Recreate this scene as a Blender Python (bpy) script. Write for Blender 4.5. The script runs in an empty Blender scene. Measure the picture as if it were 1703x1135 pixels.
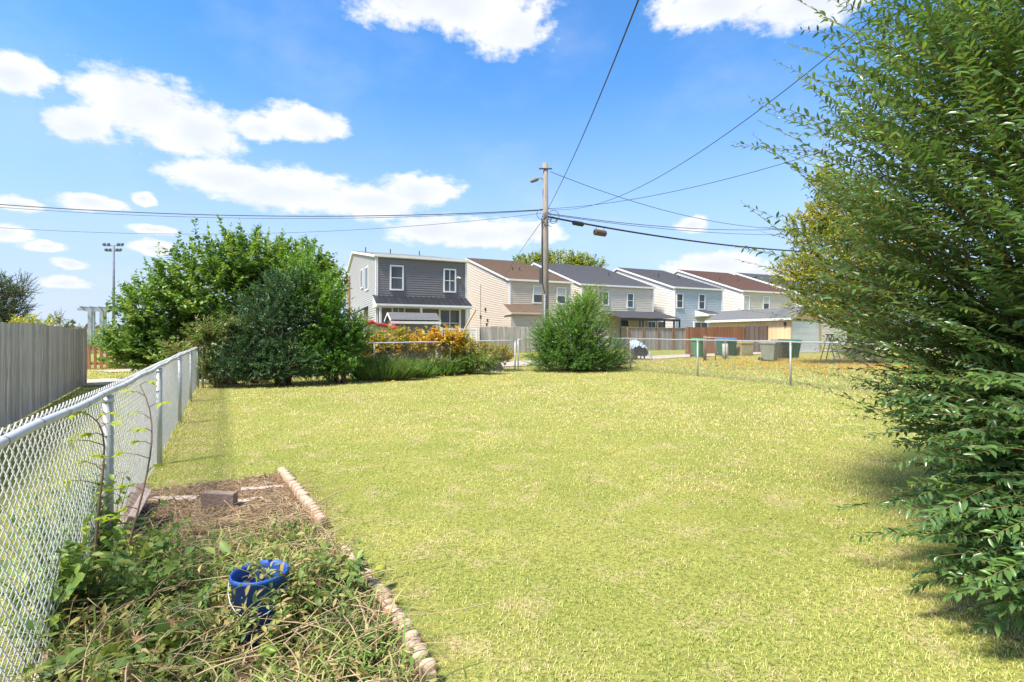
import bpy, math, random
import numpy as np
from mathutils import Vector, Matrix

# ------------------------------------------------------------------ camera
scene = bpy.context.scene
COL = scene.collection
F = 851.5          # focal length in photo pixels (18 mm on 36 mm, 1703 px wide)
CX, HY = 851.5, 562.0
CAMZ = 1.6
cam_d = bpy.data.cameras.new('camera'); cam = bpy.data.objects.new('camera', cam_d)
COL.objects.link(cam); scene.camera = cam
cam.location = (0, 0, CAMZ); cam.rotation_euler = (math.radians(90), 0, 0)
cam_d.lens = 18; cam_d.sensor_width = 36; cam_d.shift_y = (HY - 567.5) / 1703
cam_d.clip_start = .05; cam_d.clip_end = 3000

# ------------------------------------------------------------------ sky, sun, exposure
SUN_EL, SUN_AZ = math.radians(59), math.radians(-130)     # azimuth from +Y, negative = left
world = bpy.data.worlds.new('World'); scene.world = world; world.use_nodes = True
SKY_STRENGTH = .089
def build_world():
    nt = world.node_tree; nt.nodes.clear(); N = nt.nodes; L = nt.links
    def nd(t, **k):
        n = N.new(t)
        for a, b in k.items(): setattr(n, a, b)
        return n
    def mth(op, a, b=None, c=None, clamp=False):
        n = nd('ShaderNodeMath', operation=op, use_clamp=clamp)
        for i, v in enumerate((a, b, c)):
            if v is None: continue
            if isinstance(v, (int, float)): n.inputs[i].default_value = v
            else: L.new(v, n.inputs[i])
        return n.outputs[0]
    def smooth(v, lo, hi):
        n = nd('ShaderNodeMapRange', interpolation_type='SMOOTHSTEP')
        L.new(v, n.inputs[0]); n.inputs[1].default_value = lo; n.inputs[2].default_value = hi
        return n.outputs[0]
    out = nd('ShaderNodeOutputWorld'); bg = nd('ShaderNodeBackground')
    sky = nd('ShaderNodeTexSky', sky_type='NISHITA', sun_disc=False)
    sky.sun_elevation = SUN_EL; sky.sun_rotation = SUN_AZ
    sky.air_density = 1.0; sky.dust_density = 0.; sky.ozone_density = 2.5; sky.altitude = 0
    tc = nd('ShaderNodeTexCoord'); sep = nd('ShaderNodeSeparateXYZ'); L.new(tc.outputs['Generated'], sep.inputs[0])
    X, Y, Z = sep.outputs
    az = mth('ARCTAN2', X, Y); el = mth('ARCSINE', Z)
    comb = nd('ShaderNodeCombineXYZ'); L.new(az, comb.inputs[0]); L.new(el, comb.inputs[1])
    # warp the cloud outlines with noise on the direction
    mp = nd('ShaderNodeMapping'); L.new(comb.outputs[0], mp.inputs[0]); mp.inputs['Scale'].default_value = (1, 1.7, 1)
    n1 = nd('ShaderNodeTexNoise'); L.new(mp.outputs[0], n1.inputs['Vector']); n1.inputs['Scale'].default_value = 9; n1.inputs['Detail'].default_value = 9; n1.inputs['Roughness'].default_value = .6
    n2 = nd('ShaderNodeTexNoise'); L.new(mp.outputs[0], n2.inputs['Vector']); n2.inputs['Scale'].default_value = 30; n2.inputs['Detail'].default_value = 6; n2.inputs['Roughness'].default_value = .62
    n3 = nd('ShaderNodeTexNoise'); L.new(mp.outputs[0], n3.inputs['Vector']); n3.inputs['Scale'].default_value = 3.2; n3.inputs['Detail'].default_value = 10; n3.inputs['Roughness'].default_value = .55
    w = nd('ShaderNodeVectorMath', operation='SUBTRACT'); L.new(n1.outputs['Color'], w.inputs[0]); w.inputs[1].default_value = (.5, .5, .5)
    w2 = nd('ShaderNodeVectorMath', operation='MULTIPLY'); L.new(w.outputs[0], w2.inputs[0]); w2.inputs[1].default_value = (.05, .028, 0)
    w3 = nd('ShaderNodeVectorMath', operation='ADD'); L.new(comb.outputs[0], w3.inputs[0]); L.new(w2.outputs[0], w3.inputs[1])
    blobs = [(240,178,120,60),(320,215,105,50),(135,212,75,32),(505,207,80,30),(430,215,50,24),
             (380,295,115,30),(480,318,150,38),(620,338,110,28),(695,318,72,28),
             (740,5,175,42),(850,52,78,36),(20,125,75,36),(1190,5,125,36),(1350,0,140,40),
             (800,388,140,26),(725,382,85,28),(880,385,60,16),
             (25,340,55,14),(150,338,65,14),(235,328,22,12),(255,381,45,9),(70,413,42,10),(120,443,40,10),(110,474,50,13),(10,388,38,18),(255,412,45,14),
             (1152,372,32,14),(1190,442,90,22),(1260,455,70,16),(590,470,30,36)]
    cur = None
    for (px, py, hw, hh) in blobs:
        dx = (px - CX) / F; dz = (HY - py) / F
        a0 = math.atan(dx); e0 = math.atan(dz / math.sqrt(1 + dx * dx)); ca = math.cos(a0)
        ra = hw / F * ca * ca; re = hh / F * ca
        s = nd('ShaderNodeVectorMath', operation='SUBTRACT'); L.new(w3.outputs[0], s.inputs[0]); s.inputs[1].default_value = (a0, e0, 0)
        m = nd('ShaderNodeVectorMath', operation='MULTIPLY'); L.new(s.outputs[0], m.inputs[0]); m.inputs[1].default_value = (1 / ra, 1 / re, 0)
        ln = nd('ShaderNodeVectorMath', operation='LENGTH'); L.new(m.outputs[0], ln.inputs[0])
        cur = ln.outputs['Value'] if cur is None else mth('MINIMUM', cur, ln.outputs['Value'])
    f2 = mth('MULTIPLY', mth('SUBTRACT', n2.outputs['Fac'], .5), 1.0)
    f1 = mth('MULTIPLY', mth('SUBTRACT', n1.outputs['Fac'], .5), 1.2)
    fld = mth('ADD', cur, mth('ADD', f1, f2))
    dens = smooth(fld, 1.14, .60)
    # scattered cumulus beyond the view, made denser there to add fill light
    out_a = smooth(mth('ABSOLUTE', az), .84, .98); out_e = smooth(el, .62, .74)
    outside = mth('MAXIMUM', out_a, out_e)
    gen = smooth(mth('ADD', n3.outputs['Fac'], mth('MULTIPLY', f1, .10)), .49, .58)
    gen = mth('MULTIPLY', gen, smooth(el, -.02, .06))
    dens = mth('MAXIMUM', dens, mth('MULTIPLY', gen, outside))
    veil = mth('MULTIPLY', smooth(n3.outputs['Fac'], .45, .75), .16)
    dens = mth('MAXIMUM', dens, veil)
    dens = mth('MULTIPLY', dens, .97)
    shade = smooth(mth('ADD', mth('MULTIPLY', cur, -.55), n1.outputs['Fac']), -.2, .62)
    cc = nd('ShaderNodeMix', data_type='RGBA'); L.new(shade, cc.inputs[0])
    cc.inputs[6].default_value = (4.6, 4.6, 4.6, 1); cc.inputs[7].default_value = (3.5, 3.75, 4.15, 1)
    tint = nd('ShaderNodeMix', data_type='RGBA', blend_type='MULTIPLY'); tint.inputs[0].default_value = 1
    L.new(sky.outputs[0], tint.inputs[6]); tint.inputs[7].default_value = SKY_TINT
    hz = nd('ShaderNodeMix', data_type='RGBA'); L.new(mth('MULTIPLY', smooth(el, .50, .0), .95), hz.inputs[0]); L.new(tint.outputs[2], hz.inputs[6]); hz.inputs[7].default_value = (2.7, 3.15, 4.0, 1)   # pale band of haze all round the horizon
    mx = nd('ShaderNodeMix', data_type='RGBA'); L.new(dens, mx.inputs[0]); L.new(hz.outputs[2], mx.inputs[6]); L.new(cc.outputs[2], mx.inputs[7])
    L.new(mx.outputs[2], bg.inputs[0]); bg.inputs[1].default_value = SKY_STRENGTH
    L.new(bg.outputs[0], out.inputs[0])
SKY_TINT = (.50, .91, 1.2, 1)
build_world()
sun_d = bpy.data.lights.new('sun', 'SUN'); sun = bpy.data.objects.new('sun', sun_d); COL.objects.link(sun)
sun_d.energy = 3.2; sun_d.angle = math.radians(10); sun_d.color = (1, .945, .86)
sdir = Vector((math.sin(SUN_AZ) * math.cos(SUN_EL), math.cos(SUN_AZ) * math.cos(SUN_EL), math.sin(SUN_EL)))
sun.rotation_euler = sdir.to_track_quat('Z', 'Y').to_euler()
scene.view_settings.view_transform = 'Standard'; scene.view_settings.look = 'None'
scene.view_settings.exposure = 1.45; scene.view_settings.gamma = 1
scene.render.engine = 'CYCLES'
scene.cycles.max_bounces = 4; scene.cycles.diffuse_bounces = 2; scene.cycles.glossy_bounces = 2
scene.cycles.transmission_bounces = 2; scene.cycles.transparent_max_bounces = 4; scene.cycles.caustics_reflective = False; scene.cycles.caustics_refractive = False

# ------------------------------------------------------------------ helpers
R = np.random.default_rng(7)
def nrm(v): return v / np.maximum(np.linalg.norm(v, axis=-1, keepdims=True), 1e-9)
E = np.array((-.486, .874)); E /= np.linalg.norm(E)           # along the lot, away from the camera
NN = np.array((E[1], -E[0]))                                    # across the lot, to the right
L0 = np.array((-2.8, 3.55))
def lot(a, b): p = L0 + NN * a + E * b; return float(p[0]), float(p[1])
def to_lot(x, y): dx, dy = x - L0[0], y - L0[1]; return dx * NN[0] + dy * NN[1], dx * E[0] + dy * E[1]
_gy = np.array([-400, 0, 3.5, 6.2, 9, 14, 20, 28, 35, 60, 120, 900.]); _gz = np.array([0, 0, .02, .05, .1, .2, .3, .43, .55, .7, .8, .8])
def g(x, y):
    """ground height"""
    x = np.asarray(x, float); y = np.asarray(y, float)
    return np.interp(y, _gy, _gz) + .006 * np.clip(x + 8, 0, 18) * np.clip(y / 14, 0, 1) * np.clip((60 - y) / 30, 0, 1)
def gz(x, y): return float(g(x, y))
def at(px, py, Yd):
    return np.array(((px - CX) / F * Yd, Yd, CAMZ + (HY - py) / F * Yd))
def on_ground(px, py):
    Yd = 10.
    for _ in range(40):
        x = (px - CX) / F * Yd
        Yd = .5 * Yd + .5 * (CAMZ - gz(x, Yd)) * F / max(py - HY, 1)
    return np.array(((px - CX) / F * Yd, Yd, gz((px - CX) / F * Yd, Yd)))

# ---- materials
MATS = {}
def base_mat(name):
    m = bpy.data.materials.new(name); m.use_nodes = True
    nt = m.node_tree; b = nt.nodes['Principled BSDF']
    return m, nt, b
def mat(name, c1, c2=None, scale=6., rough=.7, bump=0., stretch=(1, 1, 1), rnd=0., spec=.3, metal=0., detail=6, bscale=None, coords='Object', lo=.35, hi=.65):
    """noise-mixed two tone material; rnd varies brightness per object"""
    if name in MATS: return MATS[name]
    m, nt, b = base_mat(name); N, L = nt.nodes, nt.links
    b.inputs['Roughness'].default_value = rough; b.inputs['Specular IOR Level'].default_value = spec; b.inputs['Metallic'].default_value = metal
    tc = N.new('ShaderNodeTexCoord'); mp = N.new('ShaderNodeMapping'); L.new(tc.outputs[coords], mp.inputs[0]); mp.inputs['Scale'].default_value = stretch
    nz = N.new('ShaderNodeTexNoise'); L.new(mp.outputs[0], nz.inputs['Vector']); nz.inputs['Scale'].default_value = scale; nz.inputs['Detail'].default_value = detail; nz.inputs['Roughness'].default_value = .6
    c2 = c2 or tuple(v * .75 for v in c1)
    mr = N.new('ShaderNodeMapRange'); L.new(nz.outputs['Fac'], mr.inputs[0]); mr.inputs[1].default_value = lo; mr.inputs[2].default_value = hi
    mx = N.new('ShaderNodeMix'); mx.data_type = 'RGBA'; L.new(mr.outputs[0], mx.inputs[0])
    mx.inputs[6].default_value = (*c1, 1); mx.inputs[7].default_value = (*c2, 1)
    colout = mx.outputs[2]
    if rnd:
        oi = N.new('ShaderNodeObjectInfo'); m2 = N.new('ShaderNodeMapRange'); L.new(oi.outputs['Random'], m2.inputs[0]); m2.inputs[3].default_value = 1 - rnd; m2.inputs[4].default_value = 1 + rnd
        ad = N.new('ShaderNodeVectorMath'); ad.operation = 'SCALE'; L.new(oi.outputs['Random'], ad.inputs[3]); ad.inputs[0].default_value = (37, 11, 5)
        L.new(ad.outputs[0], mp.inputs['Location'])
        hs = N.new('ShaderNodeHueSaturation'); L.new(colout, hs.inputs['Color']); L.new(m2.outputs[0], hs.inputs['Value']); colout = hs.outputs[0]
    L.new(colout, b.inputs['Base Color'])
    if bump:
        n2 = N.new('ShaderNodeTexNoise'); L.new(mp.outputs[0], n2.inputs['Vector']); n2.inputs['Scale'].default_value = bscale or scale * 3; n2.inputs['Detail'].default_value = 5
        bp = N.new('ShaderNodeBump'); bp.inputs['Strength'].default_value = bump; bp.inputs['Distance'].default_value = .02
        L.new(n2.outputs['Fac'], bp.inputs['Height']); L.new(bp.outputs[0], b.inputs['Normal'])
    MATS[name] = m; return m
def leaf_mat(name, stops, rough=.45, transl=.3, spec=.4):
    """colour from the per-leaf attribute v; some light passes through the leaf"""
    m, nt, b = base_mat(name); N, L = nt.nodes, nt.links
    at_ = N.new('ShaderNodeAttribute'); at_.attribute_name = 'v'
    cr = N.new('ShaderNodeValToRGB'); L.new(at_.outputs['Fac'], cr.inputs[0])
    el = cr.color_ramp.elements
    while len(el) < len(stops): el.new(.5)
    for e_, (p, c) in zip(el, stops): e_.position = p; e_.color = (*c, 1)
    L.new(cr.outputs[0], b.inputs['Base Color']); b.inputs['Roughness'].default_value = rough; b.inputs['Specular IOR Level'].default_value = spec
    tr = N.new('ShaderNodeBsdfTranslucent'); hs = N.new('ShaderNodeHueSaturation'); hs.inputs['Value'].default_value = 1.35; hs.inputs['Saturation'].default_value = 1.1; hs.inputs['Hue'].default_value = .485
    L.new(cr.outputs[0], hs.inputs['Color']); L.new(hs.outputs[0], tr.inputs[0])
    ms = N.new('ShaderNodeMixShader'); ms.inputs[0].default_value = transl
    L.new(b.outputs[0], ms.inputs[1]); L.new(tr.outputs[0], ms.inputs[2]); L.new(ms.outputs[0], N['Material Output'].inputs[0])
    MATS[name] = m; return m

# ---- mesh building
class MB:
    def __init__(s): s.v = []; s.f = []
    def add(s, vs, fs):
        o = len(s.v); s.v += [tuple(map(float, p)) for p in vs]; s.f += [tuple(i + o for i in f) for f in fs]; return s
    def quad(s, a, b, c, d): return s.add((a, b, c, d), ((0, 1, 2, 3),))
    def box(s, x0, x1, y0, y1, z0, z1):
        return s.add([(x, y, z) for z in (z0, z1) for y in (y0, y1) for x in (x0, x1)],
                     ((0, 2, 3, 1), (4, 5, 7, 6), (0, 1, 5, 4), (1, 3, 7, 5), (3, 2, 6, 7), (2, 0, 4, 6)))
    def bar(s, p, q, w, h=None, up=(0, 0, 1)):
        p, q = Vector(p), Vector(q); h = h or w; t = (q - p).normalized(); u = Vector(up)
        if abs(t.dot(u)) > .98: u = Vector((1, 0, 0))
        a = t.cross(u).normalized() * (w / 2); b = a.cross(t).normalized() * (h / 2)
        vs = [c + x * a + y * b for c in (p, q) for x, y in ((-1, -1), (1, -1), (1, 1), (-1, 1))]
        return s.add(vs, ((3, 2, 1, 0), (4, 5, 6, 7), (0, 1, 5, 4), (1, 2, 6, 5), (2, 3, 7, 6), (3, 0, 4, 7)))
    def tube(s, pts, r, n=8, cap=True):
        pts = [Vector(p) for p in pts]; rs = r if hasattr(r, '__len__') else [r] * len(pts); o = len(s.v); ref = None
        for i, p in enumerate(pts):
            t = (pts[min(i + 1, len(pts) - 1)] - pts[max(i - 1, 0)]).normalized()
            if ref is None: ref = Vector((0, 0, 1)) if abs(t.z) < .9 else Vector((1, 0, 0))
            a = t.cross(ref).normalized(); b = a.cross(t).normalized(); ref = b
            for k in range(n):
                an = 2 * math.pi * k / n; s.v.append(tuple(p + (a * math.cos(an) + b * math.sin(an)) * rs[i]))
        for i in range(len(pts) - 1):
            for k in range(n):
                s.f.append((o + i * n + k, o + i * n + (k + 1) % n, o + (i + 1) * n + (k + 1) % n, o + (i + 1) * n + k))
        if cap:
            s.f.append(tuple(o + k for k in reversed(range(n)))); s.f.append(tuple(o + (len(pts) - 1) * n + k for k in range(n)))
        return s
    def prism(s, poly, y0, y1):
        """polygon in x,z pulled along y"""
        n = len(poly); s.add([(x, y0, z) for x, z in poly] + [(x, y1, z) for x, z in poly],
              [tuple(range(n)), tuple(range(2 * n - 1, n - 1, -1))] + [(i, i + n, (i + 1) % n + n, (i + 1) % n) for i in range(n)]); return s
    def lathe(s, prof, c=(0, 0, 0), n=20, sx=1, sy=1):
        o = len(s.v)
        for r, z in prof:
            for k in range(n):
                an = 2 * math.pi * k / n; s.v.append((c[0] + r * math.cos(an) * sx, c[1] + r * math.sin(an) * sy, c[2] + z))
        for i in range(len(prof) - 1):
            for k in range(n): s.f.append((o + i * n + k, o + i * n + (k + 1) % n, o + (i + 1) * n + (k + 1) % n, o + (i + 1) * n + k))
        s.f.append(tuple(o + k for k in reversed(range(n)))); s.f.append(tuple(o + (len(prof) - 1) * n + k for k in range(n))); return s
    def mesh(s, name, m=None, smooth=False):
        me = bpy.data.meshes.new(name); me.from_pydata(s.v, [], s.f)
        if m: me.materials.append(m)
        if smooth: me.shade_smooth()
        me.update(); return me
    def build(s, name, m, parent=None, smooth=False, bevel=0):
        o = link(name, s.mesh(name, m, smooth), parent)
        if bevel:
            b = o.modifiers.new('bevel', 'BEVEL'); b.width = bevel; b.segments = 2; b.limit_method = 'ANGLE'
        return o
def link(name, data, parent=None, loc=None):
    o = bpy.data.objects.new(name, data); COL.objects.link(o)
    if parent: o.parent = parent
    if loc is not None: o.location = loc
    return o
def thing(name, label, cat, loc=(0, 0, 0), rz=0, group=None):
    o = bpy.data.objects.new(name, None); COL.objects.link(o); o.location = loc; o.rotation_euler = (0, 0, rz); o.empty_display_size = .1
    return tag(o, label, cat, group)
def tag(o, label=None, cat=None, group=None, kind=None):
    if label: o['label'] = label
    if cat: o['category'] = cat
    if group: o['group'] = group
    if kind: o['kind'] = kind
    return o
def np_mesh(name, V, T, m, attr=None, smooth=False):
    me = bpy.data.meshes.new(name); V = np.ascontiguousarray(V, np.float32).reshape(-1, 3); T = np.ascontiguousarray(T, np.int32); k = T.shape[1]
    me.vertices.add(len(V)); me.vertices.foreach_set('co', V.ravel())
    me.loops.add(T.size); me.loops.foreach_set('vertex_index', T.ravel())
    me.polygons.add(len(T)); me.polygons.foreach_set('loop_start', np.arange(0, T.size, k, dtype=np.int32))
    if smooth: me.polygons.foreach_set('use_smooth', np.ones(len(T), bool))
    if attr is not None:
        a = me.attributes.new('v', 'FLOAT', 'POINT'); a.data.foreach_set('value', np.ascontiguousarray(attr, np.float32))
    me.materials.append(m); me.update(calc_edges=True); return me
def tubes(P, rad, sides=4, ref=(0, 0, 1.)):
    """P (n,k,3) polylines, rad (n,k) or scalar -> verts, quads"""
    n, k, _ = P.shape; t = np.empty_like(P); t[:, 1:-1] = P[:, 2:] - P[:, :-2]; t[:, 0] = P[:, 1] - P[:, 0]; t[:, -1] = P[:, -1] - P[:, -2]; t = nrm(t)
    ref = np.broadcast_to(np.asarray(ref, float), t.shape); a = nrm(np.cross(t, ref) + 1e-6); b = np.cross(a, t)
    rad = np.broadcast_to(np.asarray(rad, float), (n, k)); an = np.arange(sides) * 2 * np.pi / sides
    V = P[:, :, None] + rad[:, :, None, None] * (a[:, :, None] * np.cos(an)[:, None] + b[:, :, None] * np.sin(an)[:, None])
    base = (np.arange(n)[:, None, None] * k + np.arange(k - 1)[None, :, None]) * sides; j = np.arange(sides); j2 = (j + 1) % sides
    T = np.stack(np.broadcast_arrays(base + j, base + j2, base + sides + j2, base + sides + j), -1).reshape(-1, 4)
    return V.reshape(-1, 3), T
# leaf shapes: (along, across, lift)
LEAF2 = (np.array([(0, 0, 0), (.45, .5, .10), (1, 0, -.06), (.45, -.5, .10)]), np.array([(0, 1, 2), (0, 2, 3)]))
LEAF6 = (np.array([(0, 0, 0), (.22, .36, .07), (.58, .44, .06), (1, 0, -.12), (.58, -.44, .06), (.22, -.36, .07), (.4, 0, 0.0)]),
         np.array([(0, 1, 6), (1, 2, 6), (2, 3, 6), (3, 4, 6), (4, 5, 6), (5, 0, 6)]))
def leaves_mesh(P, D, Nm, S, Wd, V, shape=LEAF2):
    D = nrm(D); B = nrm(np.cross(Nm, D)); Nn = np.cross(D, B); tv, tt = shape
    X = P[:, None] + S[:, None, None] * (D[:, None] * tv[None, :, 0, None] + B[:, None] * (tv[None, :, 1, None] * Wd) + Nn[:, None] * tv[None, :, 2, None])
    T = (np.arange(len(P))[:, None, None] * len(tv) + tt).reshape(-1, 3)
    return X.reshape(-1, 3), T, np.repeat(V, len(tv))
def shoots_leaves(A, C, per, t0, size, rng, bend=.1, spread=.8, droop=.0, jit=.35, up=1.0, sizevar=.3):
    """leaf positions along curved shoots from A to C, set alternately left and right"""
    n = len(A); Ls = np.linalg.norm(C - A, axis=1); M = (A + C) / 2 + np.array((0, 0, 1)) * (bend * Ls)[:, None]
    t = np.linspace(t0, 1, per)[None] + rng.uniform(-.4, .4, (n, per)) * (1 - t0) / per; t = np.clip(t, 0, 1)[..., None]
    P = (1 - t) ** 2 * A[:, None] + 2 * t * (1 - t) * M[:, None] + t ** 2 * C[:, None]
    Tg = nrm(2 * (1 - t) * (M - A)[:, None] + 2 * t * (C - M)[:, None])
    upv = np.array((0, 0, 1.)) + rng.normal(0, .45, (n, 1, 3)); side = nrm(np.cross(Tg, upv))
    sg = np.where(np.arange(per) % 2 == 0, 1., -1.)[None, :, None]
    D = nrm(Tg * .75 + side * sg * spread + rng.normal(0, jit, (n, per, 3)) + np.array((0, 0, -droop)))
    Nm = nrm(np.array((0, 0, up)) + rng.normal(0, .42, (n, per, 3)))
    S = size * rng.uniform(1 - sizevar, 1 + sizevar, (n, per)) * (1 - .45 * np.clip((t[..., 0] - .75) / .25, 0, 1))
    return P.reshape(-1, 3), D.reshape(-1, 3), Nm.reshape(-1, 3), S.reshape(-1), (A, M, C)
def curve_pts(A, M, C, k=5):
    t = np.linspace(0, 1, k)[None, :, None]; return (1 - t) ** 2 * A[:, None] + 2 * t * (1 - t) * M[:, None] + t ** 2 * C[:, None]
def crown_shoots(lobes, n, rng, fmin=.45, L=(.5, .9), upb=.5, jit=.25):
    lob = np.array(lobes, float); vol = lob[:, 3] * lob[:, 4] * lob[:, 5]; idx = rng.choice(len(lob), n, p=(vol ** .8) / (vol ** .8).sum())
    d = nrm(rng.normal(0, 1, (n, 3))); r = rng.uniform(fmin ** 3, 1, n) ** (1 / 3)
    tip = lob[idx, :3] + d * lob[idx, 3:6] * r[:, None]
    od = nrm(d + np.array((0, 0, upb)) + rng.normal(0, jit, (n, 3))); ln = rng.uniform(*L, n)
    tip = tip + od * (ln * .25)[:, None]
    A = tip - od * ln[:, None]; keep = (tip[:, 2] > g(tip[:, 0], tip[:, 1]) + .08)
    A[:, 2] = np.maximum(A[:, 2], g(A[:, 0], A[:, 1]) + .05)
    return A[keep], tip[keep]
def plant(name, label, cat, base, lobes, n, per, size, wd, lmat, bmat, seed, fmin=.45, L=(.5, .9), upb=.5, stems=14, stem_r=.03, trunk=None,
          bend=.08, spread=.8, droop=.1, jit=.35, shape=LEAF2, t0=.12, vgrad=None, extra=None, group=None, twig_r=.005, crown='crown'):
    """a shrub or tree: crown of leafy shoots, limbs that carry them"""
    rng = np.random.default_rng(seed); base = np.array(base, float)
    t = thing(name, label, cat, base, 0, group)
    A, C = crown_shoots(lobes, n, rng, fmin, L, upb)
    if extra is not None: A = np.vstack([A, extra[0]]); C = np.vstack([C, extra[1]])
    P, D, Nm, S, cv = shoots_leaves(A, C, per, t0, size, rng, bend, spread, droop, jit)
    v = np.clip(np.repeat(rng.uniform(0, 1, len(A)), per) * .55 + rng.uniform(0, 1, len(P)) * .45, 0, 1)
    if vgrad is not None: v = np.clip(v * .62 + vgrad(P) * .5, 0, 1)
    X, T, vv = leaves_mesh(P - base, D, Nm, S, wd, v, shape)
    link(crown, np_mesh(crown, X, T, lmat, vv), t)['kind'] = 'stuff'
    top = base if trunk is None else np.array(trunk[0], float)
    ids = rng.choice(len(A), min(len(A), stems), replace=False)
    s0 = np.repeat(top[None], len(ids), 0) + rng.normal(0, .04 if trunk else .12, (len(ids), 3)) * (1, 1, 0)
    mid = (s0 + A[ids]) / 2 + np.array((0, 0, .12)) * np.linalg.norm(A[ids] - s0, axis=1)[:, None]
    sp = curve_pts(s0, mid, A[ids], 7); rr = np.linspace(stem_r, stem_r * .3, 7)[None].repeat(len(ids), 0)
    V1, Q1 = tubes(sp - base, rr, 5, (.3, .8, .1))
    tp = curve_pts(*cv, 5); V2, Q2 = tubes(tp - base, np.linspace(twig_r, twig_r * .4, 5)[None].repeat(len(A), 0), 3, (.3, .8, .1))
    link('branches', np_mesh('branches', np.vstack([V1, V2]), np.vstack([Q1, Q2 + len(V1)]), bmat, None, True), t)['kind'] = 'stuff'
    if trunk is not None:
        h = np.array(trunk[0]) - base; w = [Vector(h * f) + Vector((math.sin(f * 5 + seed) * .06 * f, math.cos(f * 4) * .05 * f, 0)) for f in (0, .12, .4, .7, 1)]
        MB().tube(w, [trunk[1] * k for k in (1.5, 1.1, .95, .85, .7)], 10).build('trunk', bmat, t, True)
    return t

# ------------------------------------------------------------------ ground, alley, garden bed
def ground_mat(name, cols, bump=.6):
    m, nt, b = base_mat(name); N, L = nt.nodes, nt.links
    tc = N.new('ShaderNodeTexCoord'); b.inputs['Roughness'].default_value = .95; b.inputs['Specular IOR Level'].default_value = .05
    def nz(sc, det=6):
        n = N.new('ShaderNodeTexNoise'); L.new(tc.outputs['Object'], n.inputs['Vector']); n.inputs['Scale'].default_value = sc; n.inputs['Detail'].default_value = det; n.inputs['Roughness'].default_value = .65; return n.outputs['Fac']
    def mix(f, lo, hi, a, c):
        mr = N.new('ShaderNodeMapRange'); L.new(f, mr.inputs[0]); mr.inputs[1].default_value = lo; mr.inputs[2].default_value = hi
        mx = N.new('ShaderNodeMix'); mx.data_type = 'RGBA'; L.new(mr.outputs[0], mx.inputs[0])
        for i, v in ((6, a), (7, c)):
            if isinstance(v, tuple): mx.inputs[i].default_value = (*v, 1)
            else: L.new(v, mx.inputs[i])
        return mx.outputs[2]
    c = mix(nz(.55), .38, .62, cols[0], cols[1]); c = mix(nz(2.6), .52, .7, c, cols[2]); c = mix(nz(38, 3), .42, .68, c, cols[3])
    L.new(c, b.inputs['Base Color'])
    bp = N.new('ShaderNodeBump'); bp.inputs['Strength'].default_value = bump; bp.inputs['Distance'].default_value = .03; L.new(nz(60, 4), bp.inputs['Height']); L.new(bp.outputs[0], b.inputs['Normal'])
    return m
def sheet(name, xs, ys, m, lift=0, fn=None):
    X, Y = np.meshgrid(xs, ys); Z = g(X, Y) + lift
    nx = len(xs); i = np.arange(len(ys) - 1)[:, None] * nx + np.arange(nx - 1)[None]
    T = np.stack([i, i + 1, i + nx + 1, i + nx], -1).reshape(-1, 4)
    return link(name, np_mesh(name, np.stack([X, Y, Z], -1).reshape(-1, 3), T, m))
xs = np.unique(np.concatenate([np.linspace(-900, -40, 12), np.arange(-40, 41, 1.), np.linspace(40, 900, 12)]))
ys = np.unique(np.concatenate([np.linspace(-300, -10, 6), np.arange(-10, 62, 1.), _gy[(_gy > -10) & (_gy < 60)], np.linspace(62, 1200, 14)]))
GRASS_M = ground_mat('lawn_ground', [(.34, .33, .085), (.25, .27, .06), (.46, .36, .19), (.14, .15, .04)])
tag(sheet('ground', xs, ys, GRASS_M), kind='structure')
def strip(name, pts, width, m, lift, n=40, wob=.15, seed=3):
    """a path following the ground between way points"""
    rng = np.random.default_rng(seed); pts = np.array(pts, float); d = np.r_[0, np.cumsum(np.linalg.norm(np.diff(pts, axis=0), axis=1))]
    s = np.linspace(0, d[-1], n); c = np.stack([np.interp(s, d, pts[:, 0]), np.interp(s, d, pts[:, 1])], -1)
    t = nrm(np.gradient(c, axis=0)); pn = np.stack([t[:, 1], -t[:, 0]], -1); w = np.interp(s, d, width) if hasattr(width, '__len__') else np.full(n, width)
    k = 9; V = []
    for j in range(k):
        f = j / (k - 1) - .5; e = rng.normal(0, wob, n) if j in (0, k - 1) else np.zeros(n)
        q = c + pn * (f * w + e)[:, None]; V.append(np.c_[q, g(q[:, 0], q[:, 1]) + lift])
    V = np.stack(V, 1).reshape(-1, 3); i = np.arange(n - 1)[:, None] * k + np.arange(k - 1)[None]
    T = np.stack([i, i + k, i + k + 1, i + 1], -1).reshape(-1, 4); return link(name, np_mesh(name, V, T, m))
GRAVEL = mat('pale_gravel', (.52, .45, .40), (.36, .31, .27), 14, .95, .5, spec=.1)
U = NN                                                                # along the alley
def alley_pt(t, off=0):
    return np.array((1.2, 23.3)) + U * t + E * off
al = tag(strip('alley', [alley_pt(-30), alley_pt(-6), alley_pt(4, 1.0), alley_pt(10, .8), alley_pt(16, 1.2), alley_pt(45, 1.5)], 2.3, GRAVEL, .03, 90), kind='structure')
SOIL = ground_mat('garden_soil', [(.58, .47, .35), (.47, .35, .25), (.64, .54, .40), (.36, .26, .18)])
bed_pts = [lot(.66, -4), lot(.66, -1.4), lot(.62, .4), lot(.6, 1.7)]
tag(strip('garden_bed', bed_pts, [1.5, 1.45, 1.35, 1.25], SOIL, .025, 90, .02), kind='structure')
tag(strip('neighbour_path', [(-16, 20.2), (-12, 19.5), (-9.5, 18.6), (-4, 20.5)], 1.1, GRAVEL, .03, 24), kind='structure')

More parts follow.
